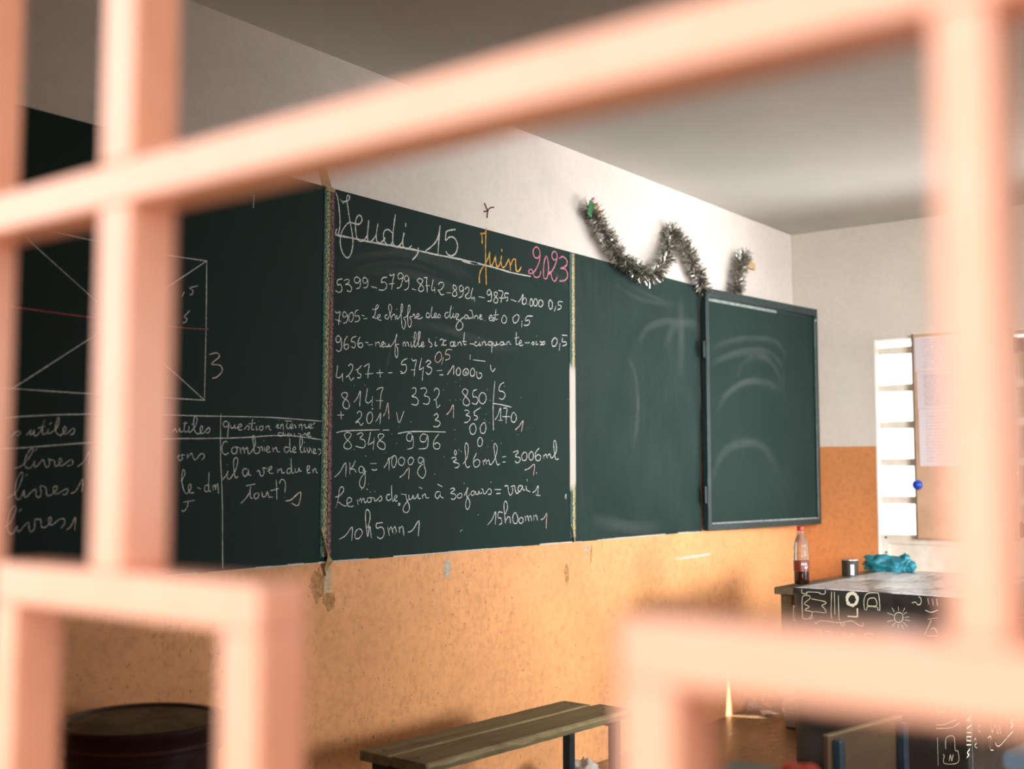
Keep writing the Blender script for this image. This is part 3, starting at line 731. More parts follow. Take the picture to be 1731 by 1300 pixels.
 ('question_heading', 'L', 'w'): """31 4353 2697 4330 2705 4314 2689 4326 2671 4348 2679 4356 2697 4351 2661 4347 2607
31 4367 2684 4371 2668 4390 2669 4396 2685 4402 2667 4416 2670 4447 2680 4441 2693 4424 2683 4428 2659 4456 2659
31 4468 2660 4490 2683 4508 2675 4497 2658
32 4530 2726 4525 2684 4526 2662 4543 2664
32 4502 2695 4554 2702
32 4560 2686 4561 2663 4576 2665
32 4573 2715 4576 2712
32 4602 2685 4584 2680 4588 2661 4608 2664 4611 2683 4602 2685
32 4632 2688 4635 2665
32 4638 2679 4656 2689 4662 2668 4677 2664
32 4710 2679 4728 2701 4726 2677 4741 2680
32 4733 2725 4736 2723
32 4747 2701 4750 2675
32 4753 2692 4765 2702 4772 2667
33 4802 2722 4796 2693 4803 2677 4815 2680
33 4783 2724 4839 2723
33 4818 2682 4846 2693 4837 2707 4824 2694 4831 2678 4853 2683
33 4859 2705 4865 2696 4872 2682
33 4897 2706 4900 2682
33 4903 2697 4916 2707 4923 2671
33 4929 2698 4945 2708 4951 2684 4967 2689 5000 2700 4993 2712 4977 2702 4984 2685 5019 2689
33 5013 2708 5032 2723
32 4766 2648 4735 2649 4733 2635 4754 2628 4769 2641
32 4772 2657 4770 2631
33 4785 2646 4788 2632
33 4822 2647 4804 2642 4810 2630 4829 2637 4832 2647 4838 2633
33 4860 2648 4866 2634
33 4891 2649 4911 2644 4904 2632
33 4917 2635 4949 2650 4956 2636
33 4959 2639 4988 2651 4978 2658 4965 2646 4975 2634 5001 2635""",
 ('question_text', 'L', 'w'): """33 4347 2584 4328 2588 4309 2561 4312 2525 4335 2512 4357 2522
33 4396 2558 4379 2544 4385 2520 4411 2520 4419 2545 4401 2558 4430 2554
33 4438 2555 4448 2518
33 4450 2541 4464 2555 4474 2521
33 4476 2542 4493 2556 4503 2521 4523 2529 4554 2575 4544 2625 4533 2616 4543 2561 4552 2524 4582 2525 4587 2553 4569 2559
34 4587 2557 4604 2562 4608 2548 4611 2535
34 4622 2558 4626 2535
34 4617 2598 4620 2596
34 4635 2537 4661 2554 4652 2565 4640 2554 4647 2530 4671 2535
34 4689 2559 4695 2531
34 4698 2548 4716 2560 4725 2536 4747 2534
34 4818 2561 4786 2563 4781 2542 4800 2530 4821 2547
35 4823 2616 4824 2566 4831 2536 4843 2536 4871 2553 4864 2567 4849 2552 4856 2531 4878 2534
35 4903 2549 4924 2582 4924 2621 4911 2625 4905 2582 4916 2534 4935 2540
35 4941 2568 4945 2535 4957 2540
35 4940 2597 4947 2595
35 4963 2564 4977 2531 4989 2550 4986 2567
35 4996 2560 5009 2531
35 5016 2531 5035 2546 5028 2558 5019 2546 5026 2526 5048 2532
35 5055 2551 5074 2556 5081 2532 5065 2520
33 4313 2365 4343 2392 4354 2419 4349 2387 4361 2369 4377 2378 4410 2423 4426 2477 4414 2495 4395 2477 4399 2419 4411 2378 4431 2387
33 4346 2453 4349 2451
33 4496 2430 4470 2428 4462 2405 4480 2385 4502 2405 4505 2428 4508 2396 4526 2392
34 4569 2414 4587 2419 4596 2392 4614 2389 4625 2415 4613 2435 4649 2433
34 4649 2415 4682 2433 4679 2445 4661 2433 4668 2405 4698 2405
34 4728 2431 4731 2403
34 4734 2419 4758 2431 4765 2405 4789 2410
34 4833 2434 4808 2429 4808 2405 4827 2405 4839 2424
35 4835 2493 4839 2443 4846 2405 4864 2410
35 4870 2434 4874 2410 4893 2415 4902 2436 4908 2417 4924 2420
35 4966 2418 4988 2434 4985 2451 4969 2442 4973 2408 4998 2408
35 5014 2430 5021 2406
35 5021 2420 5037 2435 5047 2410 5057 2406
33 4452 2227 4488 2256 4516 2291 4527 2337 4522 2296 4523 2264 4540 2255
33 4489 2330 4562 2341
33 4569 2286 4552 2277 4558 2254 4581 2259 4587 2281 4575 2288
34 4610 2295 4617 2265 4640 2269 4652 2294 4665 2264 4695 2261
34 4720 2363 4724 2307 4728 2247
34 4676 2299 4742 2312
34 4745 2342 4760 2366 4784 2361 4794 2335 4789 2286
34 4788 2259 4791 2257""",
 ('question_mark_given', 'L', 'k'): """43 4796 2236 4842 2243 4917 2289 4900 2208 4843 2221""",
 ('chalk_dots', 'C', 'w'): """38 6297 3047 6301 3045
39 6393 3064 6397 3062
39 6448 3091 6451 3089
39 6442 3039 6448 3037
38 6331 2929 6335 2927
38 6394 2933 6398 2931
39 6445 2940 6451 2936
40 6742 2845 6746 2842
40 6728 2804 6732 2802
40 6743 2790 6746 2787
40 6788 2783 6790 2781
38 6383 2718 6388 2716
40 6756 3031 6760 3029
41 6971 3067 6975 3065
40 6791 2952 6796 2949
41 7180 2994 7185 2991
44 7823 3012 7830 3010
42 7270 2760 7273 2758
41 7141 2704 7144 2701
40 6819 2652 6822 2649
40 6766 2603 6772 2601
40 6927 2633 6932 2630
38 6388 2648 6391 2646
35 5368 2976 5372 2973
35 5467 2985 5471 2983
37 5916 2760 5922 2756
36 5797 2719 5800 2717
36 5729 2669 5732 2667
36 5774 2609 5779 2606
35 5374 2560 5377 2555
38 6258 2999 6262 2997
39 6430 2575 6438 2571
37 5479 2519 5483 2516
38 5671 2545 5675 2543
37 5509 2334 5513 2331
40 6168 2400 6171 2397
40 6266 2523 6271 2519
37 5443 2298 5450 2297
37 5492 2301 5506 2297
37 5527 2283 5531 2280
38 5766 2002 5771 1999
56 7379 2409 7387 2404
51 6456 2565 6461 2561
52 6656 2101 6660 2098""",
 ('chalk_smear', 'C', 's'): """458 8951 3549 9057 3694 9325 3803 9659 3838 9890 3845
580 9429 3563 9544 3741 9716 3838 9949 3851 10092 3795
253 8560 4063 8856 3995 9167 3978 9605 4002
223 8757 4100 9168 4033 9493 4006
369 5886 3444 6197 3443 6528 3411 6880 3367 7178 3361
138 5640 3419 5699 3284 5694 3183 5644 3039 5577 2955
245 7335 4045 7577 4041 7745 3996 7847 3920
218 5233 3763 5476 3858 5882 3911 6259 3891 6526 3819
170 5313 3716 5589 3815 5943 3854 6227 3822
705 8165 2011 8440 1982 8825 1927 9342 1919
288 10104 3796 10080 3329 10080 2866
367 8748 3452 8896 3251 8921 2934 8835 2615
619 9722 4101 9737 3760 9704 3304
400 5287 3673 5590 3762 5944 3787 6325 3753 6735 3645
351 5366 3802 5821 3935 6258 3925 6595 3850""",
 ('chalk_smear', 'W', 's'): """379 93 3622 507 3744 1054 3808 1397 3754 1509 3573
436 141 3509 610 3614 1049 3634 1273 3525
313 550 3358 716 3549 1048 3603 1329 3466 1358 3280
438 232 3105 602 3301 1040 3356 1382 3281
227 45 4156 412 4137 952 4133 1410 4129 1893 4126
283 109 3449 398 3586 773 3675 1163 3674 1413 3535 1440 3284
370 179 2986 389 3201 731 3338 1096 3328
558 63 2292 271 2581 585 2703 1020 2681 1295 2407""",
 ('cloth_print', 'T', 'c'): """35 3804 1493 3805 1462 3762 1460 3762 1472 3659 1474 3659 1465 3617 1467 3612 1498
35 3801 1431 3744 1443 3742 1421 3788 1379 3746 1359 3784 1330 3728 1321 3728 1299 3752 1266 3800 1262 3804 1293 3801 1431
35 3730 1422 3618 1407 3614 1390 3642 1375 3620 1350 3614 1320 3718 1321 3724 1268 3752 1266
34 3561 1486 3569 1336 3566 1280
34 3538 1487 3538 1312
34 3507 1463 3506 1289 3497 1276
34 3302 1372 3304 1441 3277 1490 3206 1499 3189 1483 3183 1377 3200 1375 3204 1392 3275 1392 3284 1369 3302 1372
34 3278 1417 3273 1443 3251 1457 3216 1455 3208 1405 3274 1400 3278 1417
33 3074 1325 3066 1351 3040 1365 3015 1355 3009 1330 3016 1304 3042 1289 3068 1300 3074 1325
33 3091 1396 3075 1367
33 3043 1407 3040 1378
33 2992 1402 3010 1372
33 2980 1370 3006 1355
33 2964 1337 2999 1331
33 2957 1309 2995 1314
33 2975 1265 3008 1292
33 3005 1246 3021 1274
33 3048 1247 3043 1277
33 3090 1260 3068 1287
33 3128 1291 3085 1303
33 3127 1355 3080 1341
33 2941 1440 2915 1450 2894 1430 2873 1444 2872 1477 2889 1493
34 3710 1251 3692 1231 3664 1255 3589 1256 3534 1252 3480 1256 3407 1274 3354 1248 3318 1243 3313 1269
34 3493 1242 3480 1256 3463 1244 3480 1230 3493 1242
35 3656 1181 3653 1111
35 3656 1181 3716 1180
35 3655 1146 3703 1146
34 3573 1179 3570 1110
35 3573 1177 3619 1177
34 3522 1179 3519 1110
34 3465 1119 3468 1179 3437 1138 3400 1180 3392 1116
34 3236 1181 3257 1192 3302 1184 3302 1158 3258 1149 3263 1123 3312 1123
33 2826 1331 2751 1345
33 2801 1324 2854 1212
33 2838 1210 2755 1212
33 2807 1258 2778 1268 2755 1229
33 2822 1485 2815 1440
33 2789 1483 2782 1434
33 2756 1485 2753 1435
33 2845 1396 2800 1383 2750 1403
35 3879 1350 3881 1252
35 3862 1244 3886 1243
35 3884 1359 3865 1351
32 2787 570 2728 582 2639 628
32 2788 545 2680 564 2620 606
32 2779 482 2780 282
32 2723 407 2716 486 2662 503 2655 407 2636 405 2638 323 2736 303 2734 357 2744 365
32 2701 323 2690 373 2682 326 2670 376
32 2778 703 2767 744 2733 748 2714 711 2735 669 2769 670 2778 703
32 2698 767 2673 779 2662 688""",
 ('cloth_print', 'T', 'f'): """137 3439 1437 3425 1472 3397 1485 3371 1476 3356 1442 3372 1406 3400 1393 3426 1403 3439 1437
91 3438 1307 3359 1308
91 3359 1308 3358 1373""",
 ('cloth_print', 'S', 'c'): """36 8769 479 8821 494 8852 464 8799 444 8864 418
37 8943 516 8896 554 8949 569
38 9129 444 9219 438 9191 353 9280 327
39 9229 527 9258 461 9337 504 9403 426 9467 487 9477 413
38 9277 630 9302 687 9387 613 9414 680
40 9848 540 9856 603
41 9955 416 10041 434 10099 392
40 9323 379 9429 330 9827 374
41 9822 992 10242 992
42 10149 1273 10302 1281
42 10101 1233 10293 1214
42 10138 1185 10262 1145""",
 ('cloth_print', 'S', 'f'): """63 8602 400 8663 412 8615 430 8682 446
63 8611 488 8718 469
64 8614 516 8721 497
64 8617 544 8724 525
63 8617 544 8614 516
64 8620 572 8727 553
64 8623 600 8732 605
64 8738 667 8628 656 8735 639
70 9770 405 9833 426 9777 456 9859 464""",
}

def strokes(key):
    for ln in CHALK[key].split('\n'):
        v = [int(x) for x in ln.split()]
        yield v[0] / 1e4, [(v[i] / 2000, v[i + 1] / 2000) for i in range(1, len(v), 2)]
def words(key, gap):
    """clusters of strokes that belong together (a word, a number, a sum)"""
    S = list(strokes(key)); n = len(S); par = list(range(n))
    B = [(min(p[0] for p in q), max(p[0] for p in q), min(p[1] for p in q), max(p[1] for p in q)) for _, q in S]
    def root(i):
        while par[i] != i: i = par[i]
        return i
    for i in range(n):
        for j in range(i):
            a, b = B[i], B[j]
            if a[0] - gap < b[1] and b[0] - gap < a[1] and a[2] - gap < b[3] and b[2] - gap < a[3]: par[root(i)] = root(j)
    out = {}
    for i in range(n): out.setdefault(root(i), []).append(S[i])
    return list(out.values())
def ribbon(key, to3d, off, sel=None):
    """flat chalk strokes: to3d(u, z, off) gives the point off metres above the surface"""
    g = random.Random(len(CHALK[key])); mb = MB(); smear = key[2] == 's'
    if smear: mb.uv = []
    for wd, pts in (sel or strokes(key)):
        P = catmull([Vector((a, b)) for a, b in pts], 6 if smear else 4); n = len(P); V = []; L = 4 if smear else 1
        for i, p in enumerate(P):
            d = P[min(i + 1, n - 1)] - P[max(i - 1, 0)]
            if d.length < 1e-7: d = Vector((1, 0))
            d.normalize(); q = Vector((-d.y, d.x))
            h = wd * 0.5 * (1 if smear else (0.62 + 0.5 * g.random()))
            if not smear and (i == 0 or i == n - 1): h *= 0.75
            for j in range(L + 1):
                s_ = p + q * h * (2 * j / L - 1); V.append(to3d(s_.x, s_.y, off))
                if smear: mb.uv.append((i / (n - 1), j / L))
        F = [(i * (L + 1) + j, (i + 1) * (L + 1) + j, (i + 1) * (L + 1) + j + 1, i * (L + 1) + j + 1) for i in range(n - 1) for j in range(L)]
        mb.add(V, F)
    return mb

# ------------------------------------------------------------------ the chalkboard
ZB0, ZB1, YF = 0.922, 2.121, 2.702
board = thing('chalkboard', 'long dark green wall chalkboard with handwritten sums in chalk, its framed wing swung open', 'chalkboard', (0, 0, 0))
def panel(name, x0, x1, mat):
    return MB().box((x0, YF, ZB0), (x1, YB - 0.001, ZB1)).build(name, mat, board, bevel=0.0012)
pl = panel('left_panel', 0.72, 2.574, 'board_left'); tag(pl, 'darkest panel with a ruled table and diagonals')
pc = panel('centre_panel', 2.582, 3.942, 'board_mid'); tag(pc, 'panel headed with the date in white, orange and pink chalk')
pr = panel('right_panel', 3.948, 5.047, 'board_right'); tag(pr, 'wiped panel with dusty chalk smears')
on_wall = lambda u, z, off: (u, YF - off, z)
# chipped bottom edges
for (par, x0, x1) in ((pl, 0.75, 2.57), (pc, 2.60, 3.94), (pr, 3.95, 5.03)):
    g = random.Random(int(x0 * 100)); mb = MB(); x = x0
    while x < x1:
        L = min(g.uniform(0.02, 0.12), x1 - x); h = g.uniform(0.0015, 0.0045)
        if g.random() < 0.97: mb.box((x, YF - 0.0008, ZB0 - 0.0015), (x + L, YF + 0.010, ZB0 + h))
        x += L + 0.001
    mb.build('chipped_edge', 'patch_white', par)
for key in CHALK:
    nm, pan, c = key
    if pan in 'CL' :
        par = pl if pan == 'L' else (pr if nm == 'chalk_smear' else pc)
        if nm == 'chalk_smear':
            for q in words(key, 0.01): ribbon(key, on_wall, 0.0004, q).build('chalk_smear', 'c_s', pc if q[0][1][0][0] < 3.94 else pr)
            continue
        pn = 'chalk_line' if nm in ('rectangle_drawing', 'red_line', 'table_lines', 'date_line') else 'chalk_dots' if nm == 'chalk_dots' else 'chalk_writing'
        for i, q in enumerate([list(strokes(key))] if pn == 'chalk_dots' else words(key, 0.032)):
            o = ribbon(key, on_wall, 0.0008 + 0.0002 * (c != 'w') + (0.0003 if nm == 'date_white' else 0), q).build(pn, 'c_' + c, par)
            if c in 'opr': tag(o, {'o': 'orange chalk word Juin', 'p': 'pink chalk year 2023', 'r': 'red chalk line'}[c])
            if pn == 'chalk_dots': tag(o, kind='stuff')

# hinged wing
WA = R(-7.1)
wing = bpy.data.objects.new('wing_panel', None); COL.objects.link(wing); wing.parent = board
wing.location = (5.04, 2.672, 0); wing.rotation_euler = (0, 0, WA); tag(wing, 'framed right wing standing away from the wall')
WL = 1.064
# wing frame is one mesh of four rails, slate set back inside it
fr = MB()
fr.box((0.0, -0.012, ZB0 + 0.005), (0.026, 0.018, ZB1 - 0.012)); fr.box((WL - 0.030, -0.012, ZB0 + 0.005), (WL, 0.018, ZB1 - 0.012))
fr.box((0.026, -0.012, ZB0 + 0.005), (WL - 0.030, 0.018, ZB0 + 0.040)); fr.box((0.026, -0.012, ZB1 - 0.052), (WL - 0.030, 0.018, ZB1 - 0.012))
MB().box((0.024, 0.0, ZB0 + 0.035), (WL - 0.028, 0.014, ZB1 - 0.048)).build('slate', 'board_wing', wing)
fr.build('wing_frame', 'board_frame', wing, bevel=0.003)
b = MB()
b.box((0.028, -0.0135, ZB0 + 0.036), (WL - 0.036, -0.0105, ZB0 + 0.0425)); b.box((WL - 0.034, -0.0135, ZB0 + 0.036), (WL - 0.031, -0.0105, ZB1 - 0.08))
b.box((0.03, -0.0013, ZB1 - 0.072), (WL * 0.62, 0.002, ZB1 - 0.058))
b.build('worn_bead', 'frame_worn', wing)
MB().lathe([(0.002, 0), (0.007, 0.001), (0.005, 0.004), (0.001, 0.005)], n=12).build('screw_head', plain('screw_metal', (0.6, 0.6, 0.58), 0.35, 1.0), wing, loc=(WL - 0.024, -0.012, ZB1 - 0.075)).rotation_euler = (R(90), 0, 0)
for z in (1.805, 1.10):
    h = MB().tube([(-0.004, -0.014, z - 0.045), (-0.004, -0.014, z + 0.045)], 0.008, 10)
    h.box((-0.028, -0.0085, z - 0.04), (0.02, -0.0135, z + 0.04)); h.build('hinge', 'board_frame', wing)
for q in words(('chalk_smear', 'W', 's'), 0.01): ribbon(('chalk_smear', 'W', 's'), lambda u, z, off: (u, 0.0 - off, z), 0.0006, q).build('chalk_smear', 'c_s', wing)

# ------------------------------------------------------------------ scribbled joint tapes
def scribble_material(name, stops, dark=0.48, white=None):
    t = NT(name); tc = t.add('ShaderNodeTexCoord'); g = tc.outputs['Generated']; x = t.xyz(g)
    geo = t.add('ShaderNodeNewGeometry'); pos = geo.outputs['Position']
    wob = t.math('MULTIPLY', t.math('SUBTRACT', t.noise(60, 3, vec=pos), 0.5), 0.35)
    c = t.ramp(t.math('ADD', x[0], wob), stops)
    n = t.noise(1, 3, 0.75, vec=t.mapping((300, 300, 110), src=pos))
    c = t.mix(t.ramp(n, [(dark - 0.06, 1.0), (dark + 0.04, 0.0)]), c, (0.008, 0.012, 0.010))
    if white:
        z = x[2]; wz = t.math('ADD', z, t.math('MULTIPLY', t.math('SUBTRACT', t.noise(9, 4, vec=pos), 0.5), 0.10))
        inside = t.math('MULTIPLY', t.ramp(wz, [(white[0], 0.0), (white[0] + 0.03, 1.0)]), t.ramp(wz, [(white[1] - 0.04, 1.0), (white[1], 0.0)]))
        c = t.mix(t.math('MULTIPLY', inside, 0.95), c, (0.50, 0.475, 0.42))
    t.color(c); t.rough(0.8); return t.m
M['scribble_a'] = scribble_material('scribbled_chalk_teal_yellow_pink', [(0.0, (0.04, 0.13, 0.12)), (0.16, (0.07, 0.24, 0.21)), (0.32, (0.42, 0.40, 0.17)), (0.50, (0.40, 0.38, 0.18)), (0.60, (0.03, 0.03, 0.02)), (0.70, (0.36, 0.16, 0.19)), (0.86, (0.26, 0.12, 0.14)), (0.95, (0.02, 0.02, 0.02))], 0.505)
M['scribble_b'] = scribble_material('scribbled_chalk_teal_cream', [(0.0, (0.02, 0.06, 0.06)), (0.25, (0.05, 0.15, 0.15)), (0.42, (0.03, 0.06, 0.05)), (0.55, (0.62, 0.54, 0.26)), (0.8, (0.52, 0.46, 0.22)), (0.95, (0.06, 0.05, 0.03))], 0.475, (0.16, 0.62))
M['tape_brown'] = plain('brown_packing_tape', (0.34, 0.245, 0.12), 0.35, 0, 0.2, 40)
M['tape_clear'] = plain('weathered_tape', (0.50, 0.37, 0.22), 0.4, 0, 0.25, 60)
def joint_tape(x0, x1, mat, label, top, bottom):
    t = thing('joint_tape', label, 'tape', ((x0 + x1) / 2, YF, ZB0), group=None)
    cx = (x0 + x1) / 2
    MB().box((x0 - cx, -0.0024, 0.018), (x1 - cx, -0.0006, ZB1 - ZB0 - 0.004)).build('strip', mat, t)
    def rib(path, nm, mt):
        mb = MB(); V = []
        for (x, y, z, wd, tw) in path:
            dx, dy = math.cos(tw) * wd / 2, math.sin(tw) * wd / 2
            V += [(x - dx - cx, y - dy - YF, z - ZB0), (x + dx - cx, y + dy - YF, z - ZB0)]
        mb.add(V, [(2 * i, 2 * i + 1, 2 * i + 3, 2 * i + 2) for i in range(len(path) - 1)])
        return mb.build(nm, mt, t, solid=0.0006)
    if top: rib(top, 'taped_end', 'tape_brown')
    for i, bt in enumerate(bottom): rib(bt, 'loose_end' if i == 0 else 'taped_end', 'tape_brown' if i == 0 else 'tape_clear')
    return t
joint_tape(2.542, 2.590, 'scribble_a', 'tape strip over the board joint beside the word Jeudi, scribbled teal, yellow and pink', 
    [(2.545, YB - 0.002, 2.183, 0.040, 0), (2.552, YB - 0.002, 2.16, 0.040, 0), (2.566, YB - 0.0035, 2.128, 0.040, 0), (2.570, YF - 0.003, 2.118, 0.038, 0), (2.568, YF - 0.003, 2.108, 0.036, 0)],
    [[(2.548, YF - 0.004, 1.03, 0.010, 0.2), (2.556, YF - 0.008, 0.985, 0.012, 0.9), (2.570, YF - 0.010, 0.945, 0.018, 0.6), (2.578, YF - 0.008, 0.925, 0.030, 0.1), (2.582, YB - 0.006, 0.905, 0.030, 0.3), (2.582, YB - 0.004, 0.88, 0.020, 0.8)],
     [(2.588, YB - 0.002, 0.905, 0.030, 0), (2.592, YB - 0.002, 0.86, 0.034, 0), (2.590, YB - 0.002, 0.825, 0.036, 0)]])
joint_tape(3.922, 3.964, 'scribble_b', 'tape strip over the board joint beside the year, cream with a white worn length', None,
    [[(3.926, YF - 0.004, 0.995, 0.008, 0.2), (3.934, YF - 0.007, 0.965, 0.010, 0.8), (3.946, YF - 0.006, 0.938, 0.016, 0.3), (3.952, YF - 0.004, 0.926, 0.012, 0.1)]])

# bent wire left on a nail above the board
M['rust'] = plain('rusty_wire', (0.10, 0.06, 0.04), 0.7, 0.5, 0.4, 90)
hk = thing('bent_wire', 'short dark bent wire on a nail in the cream wall above the date', 'wire', (3.378, YB, 2.196))
MB().tube([(0, 0.004, -0.004), (0, -0.022, -0.004)], 0.0028, 8).build('nail', 'rust', hk)
MB().tube([(-0.024, -0.022, 0.020), (-0.010, -0.020, 0.006), (0.0, -0.018, -0.002), (0.002, -0.014, -0.030)], 0.003, 6).tube([(0.0, -0.018, 0.0), (0.012, -0.024, 0.010), (0.028, -0.026, 0.014)], 0.003, 6).build('wire', 'rust', hk)

# ------------------------------------------------------------------ tinsel garland
def tinsel_material():
    t = NT('silver_foil'); geo = t.add('ShaderNodeNewGeometry')
    t.color(t.mix(geo.outputs['Random Per Island'], (0.10, 0.095, 0.06), (0.72, 0.73, 0.68)))
    t.metal(1.0); t.rough(t.ramp(geo.outputs['Random Per Island'], [(0.0, 0.12), (1.0, 0.30)])); return t.m
M['tinsel'] = tinsel_material()
M['wirecore'] = plain('tinsel_core', (0.30, 0.28, 0.22), 0.4, 0.8)
gl = thing('tinsel_garland', 'silver tinsel garland draped in a zigzag over the upper edge of the chalkboard', 'garland', (4.05, 2.69, 2.32))
GO = Vector((4.05, 2.69, 2.32))
gp = [(4.045, 2.685, 2.335), (4.075, 2.672, 2.292), (4.165, 2.655, 2.19), (4.31, 2.648, 2.112), (4.485, 2.645, 2.092), (4.645, 2.658, 2.185), (4.725, 2.678, 2.315), (4.765, 2.682, 2.345), (4.80, 2.675, 2.32),
      (4.875, 2.665, 2.255), (4.965, 2.660, 2.165), (5.03, 2.672, 2.115), (5.10, 2.690, 2.06), (5.20, 2.690, 2.035), (5.32, 2.690, 2.06), (5.385, 2.675, 2.14), (5.415, 2.668, 2.225), (5.46, 2.672, 2.315), (5.53, 2.682, 2.340)]
gc = catmull(gp, 8)
MB().tube([p - GO for p in gc], 0.004, 6).build('core', 'wirecore', gl)
def strands(sel, seed):
    g = random.Random(seed); mb = MB()
    for i in range(len(gc) - 1):
        p0, p1 = gc[i], gc[i + 1]; L = (p1 - p0).length
        hid = 5.05 < p0.x < 5.365 and p0.z < 2.115
        d = (p1 - p0).normalized(); a = d.cross(Vector((0, 1, 0))).normalized(); b_ = d.cross(a)
        for k in range(int(L * 2900)):
            p = p0.lerp(p1, g.random()) - GO; th = g.random() * 2 * math.pi
            u = (a * math.cos(th) + b_ * math.sin(th)) ; u = (u + d * g.uniform(-0.7, 0.7)).normalized()
            ln = g.uniform(0.032, 0.058) * (0.2 if hid else 1); wv = u.cross(Vector((g.uniform(-1, 1), g.uniform(-1, 1), g.uniform(-1, 1)))).normalized() * g.uniform(0.0011, 0.0019)
            e = p + u * ln; m_ = p + u * ln * 0.55 + Vector((g.uniform(-1, 1), g.uniform(-1, 1), g.uniform(-1, 1))) * 0.005
            lim = (YB - 0.002) - GO.y
            for q in (e, m_):
                if q.y > lim: q.y = lim - g.random() * 0.004
            mb.add([p - wv, p + wv, m_ + wv, m_ - wv, e + wv * 0.7, e - wv * 0.7], [(0, 1, 2, 3), (3, 2, 4, 5)])
    return mb
strands(None, 4).build('foil_strands', 'tinsel', gl)
M['tape_green'] = plain('green_tape', (0.06, 0.22, 0.09), 0.4); M['tape_tan'] = plain('tan_tape', (0.50, 0.33, 0.17), 0.45)
M['pink_scrap'] = plain('pink_scrap', (0.70, 0.05, 0.20), 0.5)
MB().box((-0.034, -0.030, -0.045), (0.000, -0.026, 0.022), Matrix.Rotation(R(20), 4, 'Y')).build('green_tape', 'tape_green', gl, bevel=0.001)
MB().box((0.004, -0.034, -0.05), (0.034, -0.030, 0.016), Matrix.Rotation(R(-32), 4, 'Y')).build('tan_tape', 'tape_tan', gl, bevel=0.001)
MB().box((0.028, -0.02, 0.026), (0.046, -0.017, 0.034), Matrix.Rotation(R(-35), 4, 'Y')).build('pink_scrap', 'pink_scrap', gl)
MB().box((1.44, -0.004, -0.008), (1.60, 0.010, 0.028), Matrix.Rotation(R(1.0), 4, 'Y')).build('tan_tape', 'tape_tan', gl, bevel=0.001)

# ------------------------------------------------------------------ louvred window in the right wall
M['cream_steel'] = plain('cream_painted_steel', (0.86, 0.80, 0.70), 0.5, 0, 0.12, 12)
M['white_steel'] = plain('white_painted_jamb', (0.90, 0.88, 0.84), 0.5, 0, 0.06, 10)
win = tag(bpy.data.objects.new('window_1', None), kind='structure'); COL.objects.link(win)
win.location = (XR, 1.85, 0.6)
W0 = Vector((XR, 1.85, 0.6))
def wbox(mb, a, b_): return mb.box(Vector(a) - W0, Vector(b_) - W0)
f = MB(); wbox(f, (XR - 0.002, 2.246, 0.602), (XR + 0.215, 2.2515, 1.93)); wbox(f, (XR - 0.004, 1.457, 0.602), (XR + 0.215, 1.477, 1.93))
wbox(f, (XR - 0.002, 1.477, 1.926), (XR + 0.215, 2.246, 1.9315)); wbox(f, (XR - 0.004, 1.477, 0.602), (XR + 0.215, 2.246, 0.622))
f.build('window_frame', 'white_steel', win, bevel=0.002)
for z in (1.868, 1.664, 1.464, 1.262, 1.060):
    s_ = MB(); wbox(s_, (XR + 0.055, 1.477, z - 0.019), (XR + 0.061, 2.246, z + 0.019)); s_.build('flat_bar', 'cream_steel', win, bevel=0.001)
p_ = MB(); wbox(p_, (XR + 0.050, 1.477, 0.622), (XR + 0.056, 2.246, 0.876)); wbox(p_, (XR + 0.030, 1.477, 0.826), (XR + 0.050, 2.246, 0.872)); wbox(p_, (XR + 0.030, 2.205, 0.622), (XR + 0.050, 2.246, 0.826))
p_.build('sheet_panel', 'cream_steel', win, bevel=0.002)
r_ = MB()
for z in (0.86, 0.78):
    wbox(r_, (XR + 0.022, 2.214, z - 0.005), (XR + 0.030, 2.224, z + 0.005))
r_.build('rivets', 'rust', win)
s_ = MB(); wbox(s_, (XR + 0.19, 1.477, 0.622), (XR + 0.20, 1.99, 1.91)); s_.build('sun_block_leaf', 'cream_steel', win)  # unseen leaf, added to stop direct sun entering here

# inner shutter leaf with a blue knob, hung in front of the right half of the window
M['shutter'] = plain('beige_brown_shutter_paint', (0.56, 0.36, 0.23), 0.5, 0, 0.16, 7)
M['knob'] = plain('blue_gloss_plastic', (0.012, 0.055, 0.42), 0.18)
sh = thing('shutter_leaf', 'beige brown shutter leaf with blue ball knob, covering part of the louvred window', 'shutter', (6.135, 1.52, 0.865))
MB().box((-0.016, 0.0, 0.0), (0.014, 0.500, 1.068)).build('leaf', 'shutter', sh, bevel=0.003)
MB().box((-0.019, 0.494, 0.0), (0.016, 0.503, 1.070)).build('edge_strip', plain('dark_edge', (0.16, 0.12, 0.09), 0.6), sh)
k = MB().lathe([(0.006, 0), (0.006, 0.014), (0.012, 0.018), (0.021, 0.026), (0.026, 0.038), (0.025, 0.048), (0.018, 0.058), (0.006, 0.063)], n=24)
k.build('knob', 'knob', sh, smooth=True, loc=(-0.014, 0.478, 0.278)).rotation_euler = (0, R(-90), 0)
for z in (0.06, 0.98): MB().tube([(0.0, -0.010, z - 0.04), (0.0, -0.010, z + 0.04)], 0.008, 8).box((-0.004, -0.035, z - 0.03), (0.004, 0.01, z + 0.03)).box((-0.004, -0.043, z - 0.03), (0.052, -0.035, z + 0.03)).build('hinge', 'board_frame', sh)
